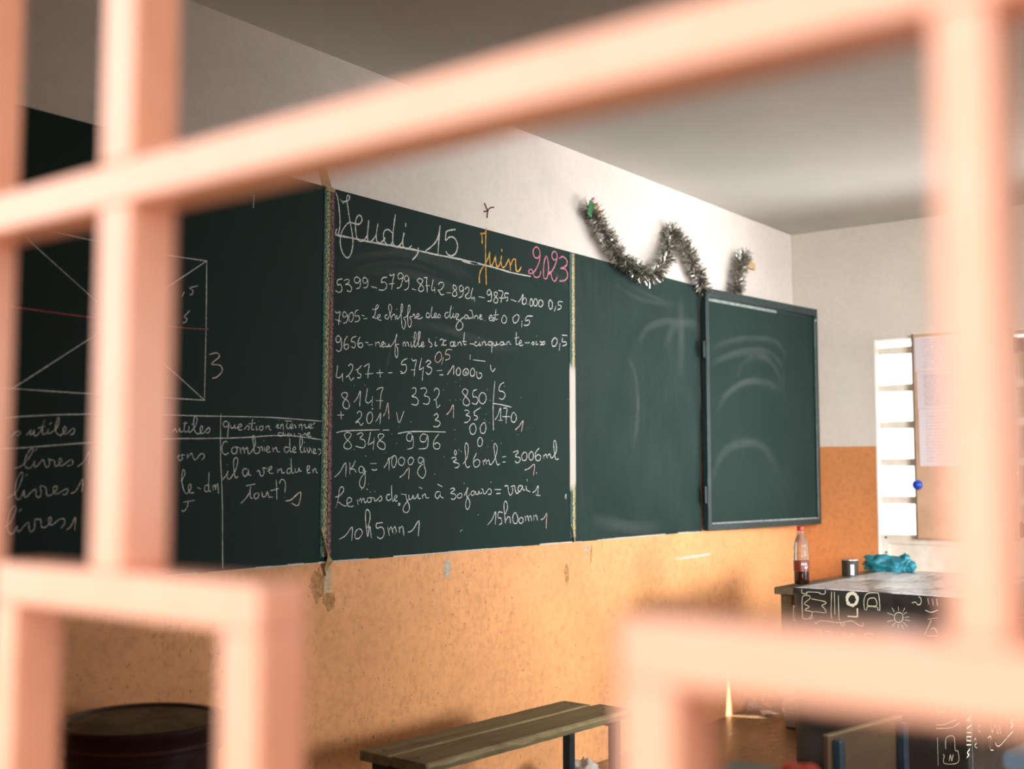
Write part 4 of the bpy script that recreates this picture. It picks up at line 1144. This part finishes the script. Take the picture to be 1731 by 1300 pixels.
def paper_material(name, rows, dark):
    t = NT(name); tc = t.add('ShaderNodeTexCoord'); g = tc.outputs['Generated']; x = t.xyz(g)
    row = t.math('FRACT', t.math('MULTIPLY', x[2], rows))
    ln = t.ramp(row, [(0.0, 0.0), (0.42, 0.0), (0.46, 1.0), (0.80, 1.0), (0.84, 0.0)])
    wd = t.noise(1, 3, 0.7, vec=t.mapping((1, 60, rows * 1.2), src=g))
    ink = t.math('MULTIPLY', ln, t.ramp(wd, [(0.44, 0.0), (0.52, 1.0)]))
    mar = t.math('MULTIPLY', t.ramp(x[1], [(0.04, 0.0), (0.07, 1.0), (0.90, 1.0), (0.93, 0.0)]), t.ramp(x[2], [(0.05, 0.0), (0.08, 1.0), (0.92, 1.0), (0.95, 0.0)]))
    t.color(t.mix(t.math('MULTIPLY', t.math('MULTIPLY', ink, mar), dark), (0.70, 0.63, 0.66), (0.16, 0.14, 0.18))); t.rough(0.85); return t.m
for i, (y0, y1, z0, z1, rows, dk, lab) in enumerate([(1.545, 2.006, 1.735, 1.918, 14, 0.45, 'printed sheet at the top of the shutter leaf, ruled in faint rows'),
        (1.60, 1.998, 1.54, 1.733, 22, 0.75, 'densely printed sheet in the middle of the shutter leaf'),
        (1.58, 1.994, 1.24, 1.538, 18, 0.35, 'mostly blank printed sheet lowest on the shutter leaf, above the blue knob')]):
    g = random.Random(i)
    mb = MB().grid(lambda u, v: (6.1175 - 0.0022 * math.sin(u * 5 + i) ** 2, y0 + (y1 - y0) * u, z0 + (z1 - z0) * v), 14, 6)
    o = mb.build('printed_notice', paper_material('printed_paper_%d' % i, rows, dk), solid=0.0004)
    tag(o, lab, 'notice', 'printed notices on the shutter')

# ------------------------------------------------------------------ teacher's desk
def wood(name, a, b_, rough=0.55, ax=(1.5, 22, 22), dark=0.6):
    t = NT(name); tc = t.add('ShaderNodeTexCoord'); v = t.mapping(ax, src=tc.outputs['Object'])
    n = t.noise(1, 7, 0.65, vec=v, dist=1.0); g2 = t.noise(9, 4, 0.6)
    c = t.ramp(n, [(0.3, a), (0.7, b_)])
    c = t.mix(t.math('MULTIPLY', t.ramp(g2, [(0.55, 0.0), (0.75, 1.0)]), dark), c, tuple(q * 0.35 for q in a))
    t.color(c); t.rough(rough); t.bump(n, 0.35, 0.003); return t.m
M['desk_wood'] = wood('dark_desk_wood', (0.035, 0.022, 0.012), (0.09, 0.062, 0.034), 0.4)
M['desk_top'] = wood('olive_brown_desk_top', (0.07, 0.055, 0.028), (0.14, 0.115, 0.06), 0.35)
M['blue_steel'] = plain('dark_blue_painted_steel', (0.022, 0.042, 0.058), 0.4, 0.3, 0.25, 30)
dk = thing('desk', 'dark wooden teacher desk in the corner under a black lettered tablecloth', 'desk', (4.388, 1.278, 0))
MB().box((0, 0, 0.718), (1.053, 0.749, 0.746)).build('desk_top', 'desk_top', dk, bevel=0.004)
MB().box((0.03, 0.04, 0.40), (0.05, 0.734, 0.718)).build('front_panel', 'desk_wood', dk, bevel=0.002)
MB().box((0.05, 0.714, 0.40), (1.02, 0.734, 0.718)).build('side_panel', 'desk_wood', dk, bevel=0.002)
MB().box((0.05, 0.04, 0.40), (1.02, 0.06, 0.718)).build('side_panel', 'desk_wood', dk, bevel=0.002)
for (x, y) in ((0.03, 0.04), (0.03, 0.60), (0.985, 0.04), (0.985, 0.70)):
    MB().box((x, y, 0.0), (x + 0.035, y + 0.035, 0.40)).build('leg', 'blue_steel', dk, bevel=0.002)

# black lettered plastic cloth: top sheet, hanging front and hanging side
def cloth_material():
    t = NT('black_plastic_cloth'); geo = t.add('ShaderNodeNewGeometry'); pos = geo.outputs['Position']
    a = t.noise(7, 4, 0.6, vec=pos, dist=0.6)
    t.color((0.012, 0.012, 0.011)); t.rough(t.ramp(a, [(0.35, 0.30), (0.65, 0.46)])); t.spec(1.0)
    t.bump(t.noise(1, 3, 0.5, vec=t.mapping((9, 5, 9), src=pos)), 0.35, 0.02); return t.m
M['cloth'] = cloth_material()
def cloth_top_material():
    t = NT('sheen_plastic_cloth'); geo = t.add('ShaderNodeNewGeometry'); pos = geo.outputs['Position']
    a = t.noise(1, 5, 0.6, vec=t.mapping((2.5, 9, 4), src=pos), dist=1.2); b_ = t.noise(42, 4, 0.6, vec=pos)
    f = t.math('MULTIPLY', t.ramp(a, [(0.36, 0.10), (0.46, 1.0)]), t.ramp(b_, [(0.35, 0.60), (0.6, 1.0)]))  # pale streaks put the window's sheen into the cloth colour
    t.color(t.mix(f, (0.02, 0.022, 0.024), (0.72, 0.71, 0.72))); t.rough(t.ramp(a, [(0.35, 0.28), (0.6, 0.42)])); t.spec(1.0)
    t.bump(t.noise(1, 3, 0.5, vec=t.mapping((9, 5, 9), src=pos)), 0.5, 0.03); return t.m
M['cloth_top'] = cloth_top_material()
cl = thing('tablecloth', 'black plastic tablecloth printed with pale outlined letters, over the teacher desk', 'tablecloth', (4.383, 1.278, 0.75))
CO = Vector((4.383, 1.278, 0.75))
cx0, cx1, cy0, cy1, ct = 4.381, 5.436, 1.2726, 1.9395, 0.7495
def fold(u, k): return 0.004 * math.sin(u * 23 + k) + 0.003 * math.sin(u * 51 + 2 * k)
mb = MB().grid(lambda u, v: Vector((cx0 + (cx1 - cx0) * u, cy0 + (cy1 - cy0) * v, ct + 0.0015 + 0.0012 * abs(math.sin(u * 9 + v * 3)) * (u > 0.02))) - CO, 40, 24)
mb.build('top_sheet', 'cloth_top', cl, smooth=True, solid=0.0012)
mb = MB().grid(lambda u, v: Vector((cx0 - 0.001 - 0.001 * v + fold(u * 0.74, 1) * v * 0.4, cy0 + (cy1 - cy0) * u, ct - (ct - 0.06) * v)) - CO, 40, 20)
mb.build('front_drop', 'cloth', cl, smooth=True, solid=0.0012)
mb = MB().grid(lambda u, v: Vector((cx0 + (cx1 - cx0) * u, cy0 - 0.001 + fold(u * 1.1, 3) * v * 0.4, ct - (ct - 0.06) * v)) - CO, 40, 20)
mb.build('side_drop', 'cloth', cl, smooth=True, solid=0.0012)
for key in CHALK:
    if key[0] != 'cloth_print': continue
    if key[1] == 'T': f3 = lambda u, z, off: Vector((cx0 - 0.0065 - off, u, z)) - CO
    else: f3 = lambda u, z, off: Vector((u, cy0 - 0.0065 - off, z)) - CO
    for q in words(key, 0.02): ribbon(key, f3, 0.0, q).build('printed_letter', 'c_' + key[2], cl)
# faded white print on the top sheet
g = random.Random(9); mb = MB()
for i in range(70):
    x = g.uniform(cx0 + 0.05, cx1 - 0.08); y = g.uniform(cy0 + 0.04, cy1 - 0.05); a = g.random() * 6.28; L = g.uniform(0.02, 0.07)
    dx, dy = math.cos(a) * L, math.sin(a) * L; nx, ny = -math.sin(a) * 0.003, math.cos(a) * 0.003
    z = ct + 0.0032
    mb.add([Vector(p) - CO for p in ((x - nx, y - ny, z), (x + nx, y + ny, z), (x + dx + nx, y + dy + ny, z), (x + dx - nx, y + dy - ny, z))], [(0, 1, 2, 3)])
tag(mb.build('printed_marks', 'c_c', cl), kind='stuff')

# ------------------------------------------------------------------ things on the desk
def glassy(name, c, rough=0.03, trans=1.0, ior=1.35):
    t = NT(name); n = t.noise(30, 2); t.color(c); t.rough(rough)
    t.b.inputs['Transmission Weight'].default_value = trans; t.b.inputs['IOR'].default_value = ior
    t.bump(n, 0.05, 0.002); return t.m
M['pet'] = glassy('clear_plastic_bottle', (0.93, 0.90, 0.86), 0.06, 0.92, 1.2)
M['cola'] = plain('dark_brown_drink', (0.018, 0.006, 0.003), 0.12)
M['label_red'] = plain('dark_red_label', (0.13, 0.018, 0.010), 0.4, 0, 0.2, 40)
M['cap_red'] = plain('red_cap', (0.40, 0.02, 0.02), 0.35)
M['label_white'] = plain('white_label_print', (0.80, 0.78, 0.72), 0.5)
bt = thing('soda_bottle', 'clear plastic soda bottle with red cap and dark drink, on the desk corner', 'bottle', (4.567, 1.986, 0.7465))
MB().lathe([(0.010, 0.092), (0.0305, 0.094), (0.0315, 0.120), (0.029, 0.130), (0.0305, 0.150), (0.026, 0.175), (0.018, 0.195), (0.0125, 0.207), (0.0118, 0.222)], n=32, wob=lambda t, z: 1 + 0.02 * math.sin(5 * t) * (0.12 < z < 0.19)).build('bottle_wall', 'pet', bt, smooth=True)
MB().lathe([(0.020, 0.0), (0.028, 0.002), (0.031, 0.010), (0.0305, 0.050), (0.031, 0.055)], n=32).build('drink', 'cola', bt, smooth=True)
MB().lathe([(0.0310, 0.053), (0.0322, 0.054), (0.0322, 0.096), (0.0310, 0.097)], n=32).build('paper_label', 'label_red', bt, smooth=True)
MB().lathe([(0.0135, 0.219), (0.0142, 0.221), (0.0142, 0.234), (0.0125, 0.237)], n=28).build('cap', 'cap_red', bt, smooth=True)
def text_on_cylinder(txt, size, r, ang, z, name, mat, parent):
    cu = bpy.data.curves.new(name, 'FONT'); cu.body = txt; cu.size = size; cu.align_x = 'LEFT'; cu.extrude = 0.0
    tmp = bpy.data.objects.new('tmp', cu); COL.objects.link(tmp)
    me = bpy.data.meshes.new_from_object(tmp.evaluated_get(bpy.context.evaluated_depsgraph_get())); bpy.data.objects.remove(tmp)
    for v in me.vertices:
        a = ang + v.co.x / r; v.co = Vector((math.cos(a) * r, math.sin(a) * r, z + v.co.y))
    me.name = name; me.materials.append(mat)
    o = bpy.data.objects.new(name, me); COL.objects.link(o); o.parent = parent; return o
text_on_cylinder('MAI', 0.016, 0.0327, R(203.5) - 0.05, 0.078, 'label_letters', M['label_white'], bt)
lg = MB()
for kx, kz in ((0.0, 0.066), (0.18, 0.063), (0.32, 0.068)):
    a0 = R(203.5) + 0.38 + kx
    lg.add([(math.cos(a0 + q) * 0.0327, math.sin(a0 + q) * 0.0327, kz + zz) for q, zz in ((0, 0), (0.15, 0.002), (0.2, 0.009), (0.05, 0.007))], [(0, 1, 2, 3)])
lg.build('label_emblem', 'label_white', bt)

can = thing('tin_can', 'small dark tin with a white label patch at the back of the desk', 'tin', (5.094, 1.985, 0.7465))
MB().lathe([(0.034, 0.0), (0.036, 0.002), (0.036, 0.064), (0.034, 0.066)], n=28).build('can_body', plain('black_can_paint', (0.02, 0.014, 0.012), 0.6), can, smooth=True)
MB().lathe([(0.0345, 0.066), (0.0375, 0.067), (0.0375, 0.071), (0.0345, 0.072)], n=28).build('rim', plain('tin_rim', (0.5, 0.48, 0.45), 0.3, 0.9), can, smooth=True)
lb = MB(); aa = R(200)
lb.add([(math.cos(aa + q) * 0.0366, math.sin(aa + q) * 0.0366, z) for z in (0.004, 0.05) for q in (0.10, 0.24, 0.38, 0.52)], [(i, i + 1, i + 5, i + 4) for i in range(3)])
lb.build('white_label', 'label_white', can)

def lump(name, mat, c, r, seed, amp=0.35, sub=4, floor=None, parent=None, fr=3.0):
    bm = bmesh.new(); bmesh.ops.create_icosphere(bm, subdivisions=sub, radius=1)
    off = Vector((seed * 3.7, seed * 1.3, 0))
    for v in bm.verts:
        n = v.co.copy(); q = 1 + amp * noise.noise(n * fr * 0.5 + off) + amp * 0.5 * abs(noise.noise(n * fr + off)) - amp * 0.25 * abs(noise.noise(n * fr * 2.2 + off))
        p = Vector((n.x * r[0] * q, n.y * r[1] * q, n.z * r[2] * q))
        if floor is not None and p.z < floor: p.z = floor
        v.co = p
    me = bpy.data.meshes.new(name); bm.to_mesh(me); bm.free()
    for p in me.polygons: p.use_smooth = True
    me.materials.append(M[mat] if isinstance(mat, str) else mat)
    o = bpy.data.objects.new(name, me); COL.objects.link(o); o.location = c
    if parent: o.parent = parent
    return o
M['teal'] = plain('teal_bag_fabric', (0.010, 0.165, 0.215), 0.45, 0, 0.3, 14)
bag = thing('cloth_bag', 'crumpled teal cloth bag at the back edge of the desk below the window', 'bag', (5.395, 1.915, 0.7465))
lump('bag_body', 'teal', (-0.01, 0.0, 0.026), (0.06, 0.105, 0.046), 2.2, 0.5, 5, -0.022, bag, 4.0)
MB().tube(catmull([(-0.04, -0.02, 0.03), (-0.05, -0.03, 0.055), (-0.015, -0.035, 0.066), (0.02, -0.03, 0.055), (0.035, -0.02, 0.03)], 6), 0.006, 8, flat=0.5).build('strap', 'teal', bag, smooth=True)
for a, (px, pz) in enumerate(((-0.085, 0.040), (-0.075, 0.058), (-0.10, 0.030))):
    lump('bag_fold', 'teal', (0.0, px, pz), (0.025, 0.024, 0.024), 4.1 + a, 0.5, 3, -0.03, bag, 4)

# ------------------------------------------------------------------ bench
M['plank'] = wood('weathered_grey_green_plank', (0.12, 0.10, 0.045), (0.24, 0.205, 0.105), 0.65, (1.8, 30, 30), 0.5)
M['edge_wood'] = wood('pale_splintered_edge', (0.24, 0.18, 0.08), (0.46, 0.38, 0.22), 0.75, (6, 30, 30), 0.7)
bn = thing('bench', 'low wooden two-plank bench on blue steel legs against the orange wall', 'bench', (2.87, 2.228, 0), R(-3.0))
def plank(y0, y1, x0, x1, seed):
    g = random.Random(seed); n = 46
    def rag(i, s_): return 0.0035 * noise.noise(Vector((i * 0.37, s_, seed)))
    mb = MB(); V = []
    for i in range(n + 1):
        x = x0 + (x1 - x0) * i / n
        a, b_ = y0 + rag(i, 0.5), y1 + rag(i, 9.5)
        V += [(x, a, 0.392), (x, b_, 0.392), (x, b_, 0.42), (x, a + 0.004, 0.42), (x, a, 0.415)]
    F = []
    for i in range(n):
        o, q = i * 5, i * 5 + 5
        F += [(o + k, q + k, q + (k + 1) % 5, o + (k + 1) % 5) for k in range(5)]
    F += [(0, 1, 2, 3, 4), tuple(n * 5 + k for k in (4, 3, 2, 1, 0))]
    return mb.add(V, F).build('seat_plank', 'plank', bn, bevel=0.0015)
plank(0.016, 0.128, -0.475, 0.470, 1); plank(-0.128, 0.002, -0.468, 0.502, 2)
def worn_edge(yf, x0, x1, seed):
    g = random.Random(seed); n = 60; V = []
    for i in range(n + 1):
        x = x0 + (x1 - x0) * i / n; q = noise.noise(Vector((x * 9, seed, 0)))
        y = yf - 0.0045 + 0.0012 * q; zt = 0.4208; zi = 0.003 + 0.006 * abs(noise.noise(Vector((x * 21, seed, 3)))); zb = 0.409 - 0.010 * abs(q)
        V += [(x, y, zb), (x, y, zt - 0.004), (x, yf + zi, zt)]
    F = [f_ for i in range(n) for f_ in ((i * 3, i * 3 + 3, i * 3 + 4, i * 3 + 1), (i * 3 + 1, i * 3 + 4, i * 3 + 5, i * 3 + 2))]
    return MB().add(V, F).build('worn_edge', 'edge_wood', bn)
worn_edge(0.016, -0.47, 0.465, 11); worn_edge(-0.128, -0.46, 0.495, 12)
M['nail'] = plain('dark_nail_head', (0.02, 0.015, 0.01), 0.5)
nb = MB()
for x in (-0.43, 0.44):
    for y in (-0.06, 0.075): nb.lathe([(0.0055, 0.0), (0.0055, 0.0012)], (x, y, 0.4195), 10)
nb.build('nail_heads', 'nail', bn)
for x in (-0.445, 0.435):
    for y in (-0.112, 0.078):
        MB().box((x, y, 0.0), (x + 0.030, y + 0.030, 0.368)).build('leg', 'blue_steel', bn, bevel=0.002)
    MB().box((x, -0.112, 0.368), (x + 0.030, 0.108, 0.392)).build('cross_rail', 'blue_steel', bn, bevel=0.002)
MB().box((-0.415, -0.012, 0.370), (0.435, 0.012, 0.391)).build('stretcher', 'blue_steel', bn, bevel=0.002)

# ------------------------------------------------------------------ barrel at the left
M['barrel'] = plain('dark_maroon_plastic', (0.022, 0.004, 0.003), 0.35, 0, 0.25, 6)
def lid_material():
    t = NT('dusty_lid'); tc = t.add('ShaderNodeTexCoord'); n = t.noise(9, 6, 0.7, vec=tc.outputs['Object'], dist=0.5)
    t.color(t.mix(t.ramp(n, [(0.45, 0.0), (0.62, 1.0)]), (0.030, 0.027, 0.013), (0.12, 0.115, 0.06))); t.rough(0.6); return t.m
M['lid_top'] = lid_material()
br = thing('barrel', 'dark maroon plastic barrel with a dusty lid, standing by the wall beside the bench', 'barrel', (1.672, 2.365, 0))
MB().lathe([(0.145, 0.0), (0.150, 0.004), (0.168, 0.30), (0.172, 0.56), (0.172, 0.575)], n=56).build('barrel_body', 'barrel', br, smooth=True)
MB().lathe([(0.176, 0.562), (0.187, 0.566), (0.187, 0.580), (0.191, 0.583), (0.191, 0.612), (0.193, 0.616), (0.193, 0.626), (0.187, 0.631), (0.172, 0.631), (0.168, 0.624)], n=64).build('lid', 'barrel', br, smooth=True)
MB().lathe([(0.168, 0.615), (0.1685, 0.6245), (0.120, 0.6255), (0.060, 0.6262), (0.01, 0.6265)], n=56).build('lid_top', 'lid_top', br, smooth=True)
MB().lathe([(0.186, 0.586), (0.1928, 0.588), (0.1928, 0.591), (0.186, 0.593)], n=64).build('lid_ridge', plain('maroon_ridge', (0.10, 0.04, 0.03), 0.3), br, smooth=True)

# ------------------------------------------------------------------ floor clutter by the wall
M['bagwhite'] = plain('white_plastic_bag', (0.55, 0.50, 0.44), 0.5, 0, 0.2, 20)
tag(lump('plastic_bag', 'bagwhite', (3.66, 2.46, 0.062), (0.07, 0.05, 0.075), 1.2, 0.5, 4, -0.062, None, 5.0), 'crumpled pale plastic bag on the floor behind the bench end', 'bag')
M['paper_white'] = plain('scrap_paper', (0.62, 0.58, 0.55), 0.85, 0, 0.15); M['paper_tan'] = plain('brown_card', (0.42, 0.25, 0.12), 0.85); M['paper_green'] = plain('green_print_wrapper', (0.14, 0.34, 0.10), 0.6)
M['paper_grey'] = plain('grey_dirty_paper', (0.20, 0.17, 0.16), 0.9)
def crumple(c, sx, sy, h, rz, mat, seed, name, label, cat='paper'):
    ct, s_ = math.cos(rz), math.sin(rz)
    def fn(u, v):
        x, y = (u - 0.5) * sx, (v - 0.5) * sy; n = noise.noise(Vector((x * 16 + seed, y * 16, seed * 2.3)))
        return (x * ct - y * s_, x * s_ + y * ct, max(0.001, h * (0.45 + 0.9 * n)))
    o = MB().grid(fn, 9, 7).build(name, mat, solid=0.0006, loc=c); return tag(o, label, cat, 'litter on the floor by the wall')
crumple((5.49, 2.65, 0.001), 0.14, 0.07, 0.045, 0.3, 'paper_grey', 1, 'crumpled_paper', 'dirty grey paper in the floor litter against the wall')
crumple((5.70, 2.62, 0.001), 0.16, 0.12, 0.085, 0.1, 'paper_tan', 4, 'torn_card', 'torn brown card in the floor litter by the desk', 'card')
crumple((5.58, 2.485, 0.001), 0.13, 0.06, 0.04, -0.5, 'paper_green', 6, 'food_wrapper', 'green printed wrapper in front of the torn brown card', 'wrapper')
crumple((5.46, 2.56, 0.001), 0.11, 0.06, 0.03, 0.8, 'paper_white', 8, 'crumpled_paper', 'white paper scrap in the floor litter next to the sunlit strip')
M['pale_blue'] = plain('pale_blue_plastic', (0.40, 0.44, 0.52), 0.3, 0, 0.12)
tb = thing('plastic_tub', 'pale blue plastic tub on the floor behind the hanging tablecloth edge', 'tub', (5.30, 2.335, 0))
MB().lathe([(0.055, 0.0), (0.064, 0.006), (0.070, 0.07), (0.072, 0.11), (0.066, 0.128), (0.05, 0.135)], n=32).build('tub_body', 'pale_blue', tb, smooth=True)
MB().lathe([(0.068, 0.072), (0.0745, 0.074), (0.0745, 0.084), (0.068, 0.086)], n=32).build('rim', plain('white_tub_rim', (0.7, 0.68, 0.72), 0.3), tb, smooth=True)

# ------------------------------------------------------------------ small chair in front of the cloth
M['panel_wood'] = wood('brown_plywood', (0.045, 0.024, 0.009), (0.085, 0.05, 0.02), 0.5, (2, 14, 14), 0.4)
M['panel_edge'] = wood('pale_plywood_edge', (0.11, 0.082, 0.038), (0.18, 0.14, 0.07), 0.6, (8, 8, 8), 0.2)
ch = thing('small_chair', 'small chair with a brown plywood back and dark steel posts, before the tablecloth', 'chair', (2.815, 1.172, 0), math.atan2(1.108 - 1.174, 3.162 - 2.817))
CW = 0.352
MB().box((0.0, -0.010, 0.30), (CW, 0.004, 0.548)).build('backrest', 'panel_wood', ch, bevel=0.003)
MB().box((0.0, -0.0105, 0.5475), (CW, 0.0045, 0.552)).build('top_edge', 'panel_edge', ch, bevel=0.001)
for x in (0.018, CW - 0.030):
    MB().box((x, -0.032, 0.0), (x + 0.024, -0.0105, 0.538)).build('post', 'blue_steel', ch, bevel=0.003)
    MB().box((x, 0.30, 0.0), (x + 0.024, 0.322, 0.278)).build('leg', 'blue_steel', ch, bevel=0.003)
    MB().box((x, -0.0105, 0.256), (x + 0.024, 0.30, 0.278)).build('side_rail', 'blue_steel', ch, bevel=0.002)
MB().box((-0.005, 0.006, 0.278), (CW + 0.005, 0.335, 0.292)).build('seat', 'panel_wood', ch, bevel=0.004)

# ------------------------------------------------------------------ pupils' desk row at the bottom edge
M['grey_green'] = plain('worn_grey_green_laminate', (0.16, 0.20, 0.16), 0.45, 0, 0.2, 12)
M['blue_lam'] = plain('worn_blue_grey_laminate', (0.10, 0.14, 0.18), 0.4, 0, 0.2, 12)
def pupil_desk(name, label, corner, rz, L, D, mat, legs=True):
    t = thing(name, label, 'school desk', (*corner, 0), rz)
    MB().box((0, 0, 0.672), (L, D, 0.70)).build('desk_top', mat, t, bevel=0.004)
    MB().box((0.03, 0.03, 0.52), (L - 0.03, D - 0.02, 0.535)).build('book_shelf', 'desk_wood', t, bevel=0.002)
    for x in (0.02, L - 0.05):
        for y in (0.02, D - 0.05): MB().box((x, y, 0), (x + 0.03, y + 0.03, 0.672)).build('leg', 'blue_steel', t, bevel=0.002)
    return t
pupil_desk('school_desk', 'pupil desk with grey green top, carrying the red plastic bag', (1.30, 0.52), R(0), 0.592, 0.43, 'grey_green')
pupil_desk('school_desk', 'pupil desk with a blue grey top, carrying the yellow pencil', (2.10, -0.60), R(-6), 0.42, 1.20, 'blue_lam')
M['red_bag'] = plain('red_plastic', (0.55, 0.035, 0.012), 0.35, 0, 0.2, 15)
rb = lump('red_plastic_bag', 'red_bag', (1.745, 0.772, 0.7185), (0.040, 0.036, 0.027), 3.3, 0.5, 4, -0.018, None, 3.0)
tag(rb, 'crumpled red plastic bag lying on the grey green pupil desk', 'bag')
pn = thing('pencil', 'yellow pencil on the blue grey pupil desk', 'pencil', (2.22, 0.50, 0.7045), R(-50))
MB().tube([(0, 0, 0), (0.13, 0, 0)], 0.0035, 6).build('pencil_body', plain('yellow_lacquer', (0.60, 0.42, 0.05), 0.35), pn)
MB().tube([(0.13, 0, 0), (0.148, 0, 0)], [0.0035, 0.0006], 6).build('pencil_tip', 'tape_tan', pn)

# ------------------------------------------------------------------ painted grille in the near window
def grille_material():
    t = NT('salmon_grille_paint'); n = t.noise(22, 5)
    t.color(t.ramp(n, [(0.3, (0.81, 0.362, 0.222)), (0.7, (0.86, 0.400, 0.262))])); t.rough(0.38); t.spec(0.55); t.b.inputs['Coat Weight'].default_value = 1.0; t.b.inputs['Coat IOR'].default_value = 1.75; t.b.inputs['Coat Roughness'].default_value = 0.25
    t.bump(t.noise(160, 3), 0.08, 0.002); return t.m
M['grille'] = grille_material()
gr = thing('window_grille', 'out-of-focus salmon painted square-tube grille across the near window opening', 'grille', (XG, 0.43, 0.821))
GC = Vector((XG, 0.43, 0.821)); DP = 0.040; T = 0.030
def bar(y0, y1, z0, z1, dx=0.0):
    MB().box(Vector((XG + dx, y0, z0)) - GC, Vector((XG + DP - dx, y1, z1)) - GC).build('bar', 'grille', gr, bevel=0.0035, seg=3)
ZT, ZL = 1.387, 1.104
bar(-0.149, 1.129, ZT, ZT + T)                    # upper rail
bar(0.544, 0.844, ZL, ZL + T)                     # top of the left box
bar(-0.03, 0.293, ZL, ZL + T)                     # top of the right box
bar(0.1195, 0.1425, ZL + T, ZT)                   # right upright
bar(0.685, 0.721, ZL + T, ZT); bar(0.685, 0.721, ZT + T, 1.759)      # left upright
bar(0.897, 0.927, 0.821, ZT); bar(0.897, 0.927, ZT + T, 1.759)       # far left upright
bar(0.814, 0.844, 0.821, ZL); bar(0.544, 0.580, 0.821, ZL)           # left box sides
bar(0.263, 0.293, 0.821, ZL); bar(-0.03, 0.0, 0.821, ZL)             # right box sides
